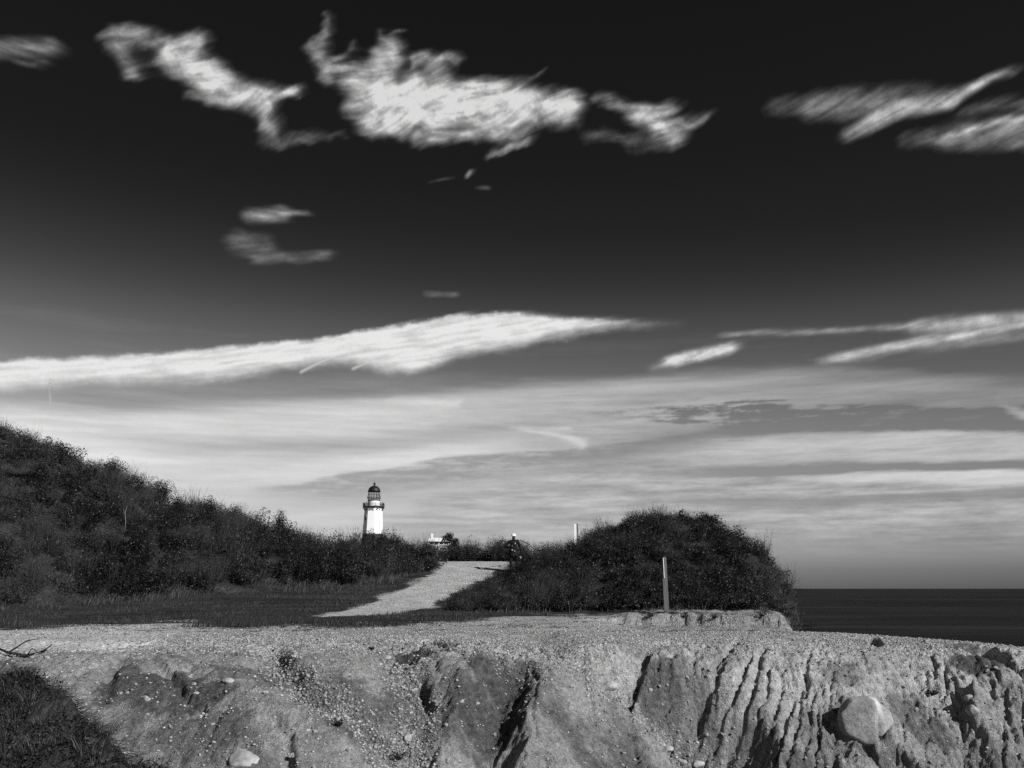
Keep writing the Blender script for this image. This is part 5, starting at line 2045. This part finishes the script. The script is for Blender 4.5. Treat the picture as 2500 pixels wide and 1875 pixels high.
# ------------------------------------------------------------------ white house behind the far scrub
HY = 300.0
x, hz, zt = on_sight(1074, 1316, HY)
root = link('white_house', None, label='low white house half hidden behind the scrub by the small tree', cat='house', loc=(x, HY, hz - .2))
H = zt - hz + .2
M_ROOF = make_plain('grey_roof', .6, .8, .2, .1, 2.0)
bm = bmesh.new()
box(bm, 7.0, 6, H - 1.0, (0, 0, (H - 1.0) / 2))
bm_obj('wall', bm, M_PAINT, root)
bm = bmesh.new()
vs = [bm.verts.new(p) for p in ((-3.8, -3.5, H - 1.0), (3.8, -3.5, H - 1.0), (3.8, 3.5, H - 1.0), (-3.8, 3.5, H - 1.0), (-3.6, 0, H + .35), (3.6, 0, H + .35))]
for f in ((0, 1, 5, 4), (2, 3, 4, 5), (1, 2, 5), (3, 0, 4), (3, 2, 1, 0)):
    bm.faces.new([vs[i] for i in f])
rf = bm_obj('roof', bm, M_PAINT, root)
bm = bmesh.new()
box(bm, .75, .8, 3.0, (-2.6, 0, H + .3))
bm_obj('chimney', bm, M_PAINT, rf)
for k in range(4):
    bm = bmesh.new()
    box(bm, 1.2, .1, .6, (-2.4 + k * 1.6, -3.03, H - 1.5))
    bm_obj('window', bm, M_IRON, root)

# ------------------------------------------------------------------ person with a rod
PYD = 47.2
x, gz, _ = on_sight(1254, 1378, PYD)
pz = gz - .02
htop = CZ + PYD * tan_el(1299.5)
HT = min(max(htop - pz, 1.6), 2.0)
K = HT / 1.80
M_CLOTH = make_plain('black_cloth', .010, .85, .15, .4, 12.0, .01)
M_SKIN_SHADED = make_plain('skin', .09, .6, .3, .1, 10.0)  # face tone, darkened to paint in the shade of the cap
M_CAP = make_plain('white_cap', .8, .8, .2, .05, 10.0)
M_BUCKLE = make_plain('buckle', .6, .35, .5, .1, 10.0)


def skinned(name, verts, edges, rads, mat, parent=None, sub=2, root_i=0, **k):
    me = bpy.data.meshes.new(name)
    me.from_pydata([tuple(Vector(v) * K) for v in verts], edges, [])
    me.materials.append(mat)
    o_ = link(name, me, parent, **k)
    sk = o_.modifiers.new('skin', 'SKIN')
    sk.use_smooth_shade = True
    if not me.skin_vertices:
        me.skin_vertices.new()
    for i, r in enumerate(rads):
        r = r if isinstance(r, tuple) else (r, r)
        me.skin_vertices[0].data[i].radius = (r[0] * K, r[1] * K)
        me.skin_vertices[0].data[i].use_root = (i == root_i)
    ss = o_.modifiers.new('sub', 'SUBSURF')
    ss.levels = sub
    ss.render_levels = sub
    return o_


# facing the camera (-y); picture left is -x
bv = [(0, 0, .98), (0, 0, 1.15), (0, .01, 1.32), (0, .02, 1.46), (0, .0, 1.54), (0, -.02, 1.62), (0, -.03, 1.70),        # 0-6 spine, neck, head
      (-.10, 0, .90), (-.12, -.03, .50), (-.12, .02, .10), (-.13, -.12, .05),                                           # 7-10 right leg
      (.10, 0, .90), (.13, .06, .50), (.14, .14, .12), (.14, .03, .05),                                                 # 11-14 left leg
      (-.20, .01, 1.43), (-.40, -.02, 1.20), (-.20, -.22, 1.16), (-.13, -.27, 1.20),                                    # 15-18 right arm bent across chest
      (.20, .01, 1.43), (.29, .02, 1.14), (.33, -.05, .88), (.33, -.07, .80)]                                           # 19-22 left arm hanging
be = [(0, 1), (1, 2), (2, 3), (3, 4), (4, 5), (5, 6), (0, 7), (7, 8), (8, 9), (9, 10), (0, 11), (11, 12), (12, 13), (13, 14),
      (3, 15), (15, 16), (16, 17), (17, 18), (3, 19), (19, 20), (20, 21), (21, 22)]
br = [(.19, .13), (.19, .13), (.20, .14), (.15, .11), .065, (.085, .10), (.08, .095),
      .105, .075, .055, .05, .105, .075, .055, .05,
      .085, .062, .048, .04, .085, .062, .046, .038]
bv = [(v[0] * 1.14, v[1], v[2]) for v in bv]
person = skinned('person', bv, be, br, M_CLOTH, None, 2, 0, label='person in black clothes and white cap walking down the path carrying a rod', cat='person', loc=(x, PYD, pz))
fv = [(0, -.085, 1.665), (0, -.10, 1.63), (0, -.125, 1.65)]
skinned('face', [(0, -.075, 1.58), (0, -.08, 1.64), (0, -.085, 1.69), (0, -.125, 1.645), (-.035, -.10, 1.665), (.035, -.10, 1.665)], [(0, 1), (1, 2), (1, 3), (1, 4), (1, 5)],
        [.05, .062, .055, .014, .02, .02], M_SKIN_SHADED, person, 2)
bm = bmesh.new()
bmesh.ops.create_uvsphere(bm, u_segments=16, v_segments=10, radius=.118)
for v in bm.verts:
    v.co = Vector((v.co.x, v.co.y * 1.15 - .03, max(v.co.z, -.02) * .95 + 1.715))
    if v.co.y < -.1 and v.co.z < 1.73:
        v.co.y -= .07
    v.co *= K
bm_obj('cap', bm, M_CAP, person, True)


def hand(base, dirv, curl, name='hand'):
    d = Vector(dirv).normalized()
    s = d.cross(Vector((0, 1, 0.2))).normalized()
    n_ = d.cross(s)
    V_ = [Vector(base), Vector(base) + d * .045]
    E_ = [(0, 1)]
    R_ = [.024, .032]
    for i, (off, ln) in enumerate(((-.027, .065), (-.009, .078), (.009, .074), (.027, .058))):
        k0 = len(V_)
        p0 = V_[1] + d * .035 + s * off
        p1 = p0 + (d * (1 - curl) + n_ * curl).normalized() * ln * .5
        p2 = p1 + (d * (1 - 1.6 * curl) + n_ * 1.2 * curl).normalized() * ln * .5
        V_ += [p0, p1, p2]
        E_ += [(1, k0), (k0, k0 + 1), (k0 + 1, k0 + 2)]
        R_ += [.010, .009, .008]
    k0 = len(V_)
    p0 = V_[0] + d * .03 - s * .036
    p1 = p0 + (d * .7 - s * .6 + n_ * .3).normalized() * .04
    V_ += [p0, p1]
    E_ += [(0, k0), (k0, k0 + 1)]
    R_ += [.012, .009]
    return skinned(name, [tuple(v) for v in V_], E_, R_, M_SKIN_HAND, person, 1)


M_SKIN_HAND = make_plain('skin_hand', .32, .6, .3, .1, 10.0)
hand((.33, -.07, .79), (.0, -.12, -1), .35)
hand((-.13, -.27, 1.20), (.55, -.1, .45), .6)
bm = bmesh.new()
tapered(bm, [tuple(Vector(p) * K) for p in ((-.21, -.10, 1.06), (-.06, -.165, 1.05), (.1, -.165, 1.05), (.21, -.10, 1.06), (.21, .10, 1.06), (0, .16, 1.06), (-.21, .10, 1.06), (-.21, -.10, 1.06))], [.022] * 8, 5)
bm_obj('belt', bm, M_CLOTH, person)
for q in ((-.06, -.195, 1.05, .07, .035), (.06, -.20, 1.0, .03, .05), (.075, -.175, 1.37, .03, .10)):
    bm = bmesh.new()
    box(bm, q[3] * K, .02, q[4] * K, (q[0] * K, q[1] * K, q[2] * K))
    bm_obj('buckle', bm, M_BUCKLE, person)
bm = bmesh.new()
box(bm, .16 * K, .12 * K, .22 * K, (-.27 * K, -.02, .92 * K))
bmesh.ops.bevel(bm, geom=bm.edges[:], offset=.03, segments=2, affect='EDGES')
bm_obj('hip_bag', bm, M_CLOTH, person, True)
# jacket skirt of the coat
bm = bmesh.new()
n = 20
r0 = [bm.verts.new((math.cos(6.2832 * k / n) * .215 * K, math.sin(6.2832 * k / n) * .155 * K, 1.06 * K)) for k in range(n)]
r1 = [bm.verts.new((math.cos(6.2832 * k / n) * (.25 + .015 * math.sin(k * 2.3)) * K, math.sin(6.2832 * k / n) * .19 * K, .78 * K)) for k in range(n)]
for k in range(n):
    bm.faces.new((r0[k], r0[(k + 1) % n], r1[(k + 1) % n], r1[k]))
bm_obj('coat_skirt', bm, M_CLOTH, person, True)
bm = bmesh.new()
rp = [(-.10, -.31, 1.20), (.06, -.18, 1.40), (.16, -.02, 1.53), (.45, .5, 1.50), (.75, 1.1, 1.38), (1.0, 1.7, 1.18)]
tapered(bm, [tuple(Vector(p) * K) for p in rp], [.024, .024, .022, .02, .018, .014], 6)
bm_obj('fishing_rod', bm, M_CLOTH, None, True, label='thin dark rod carried over the walking person\'s shoulder', cat='rod', loc=(x, PYD, pz))
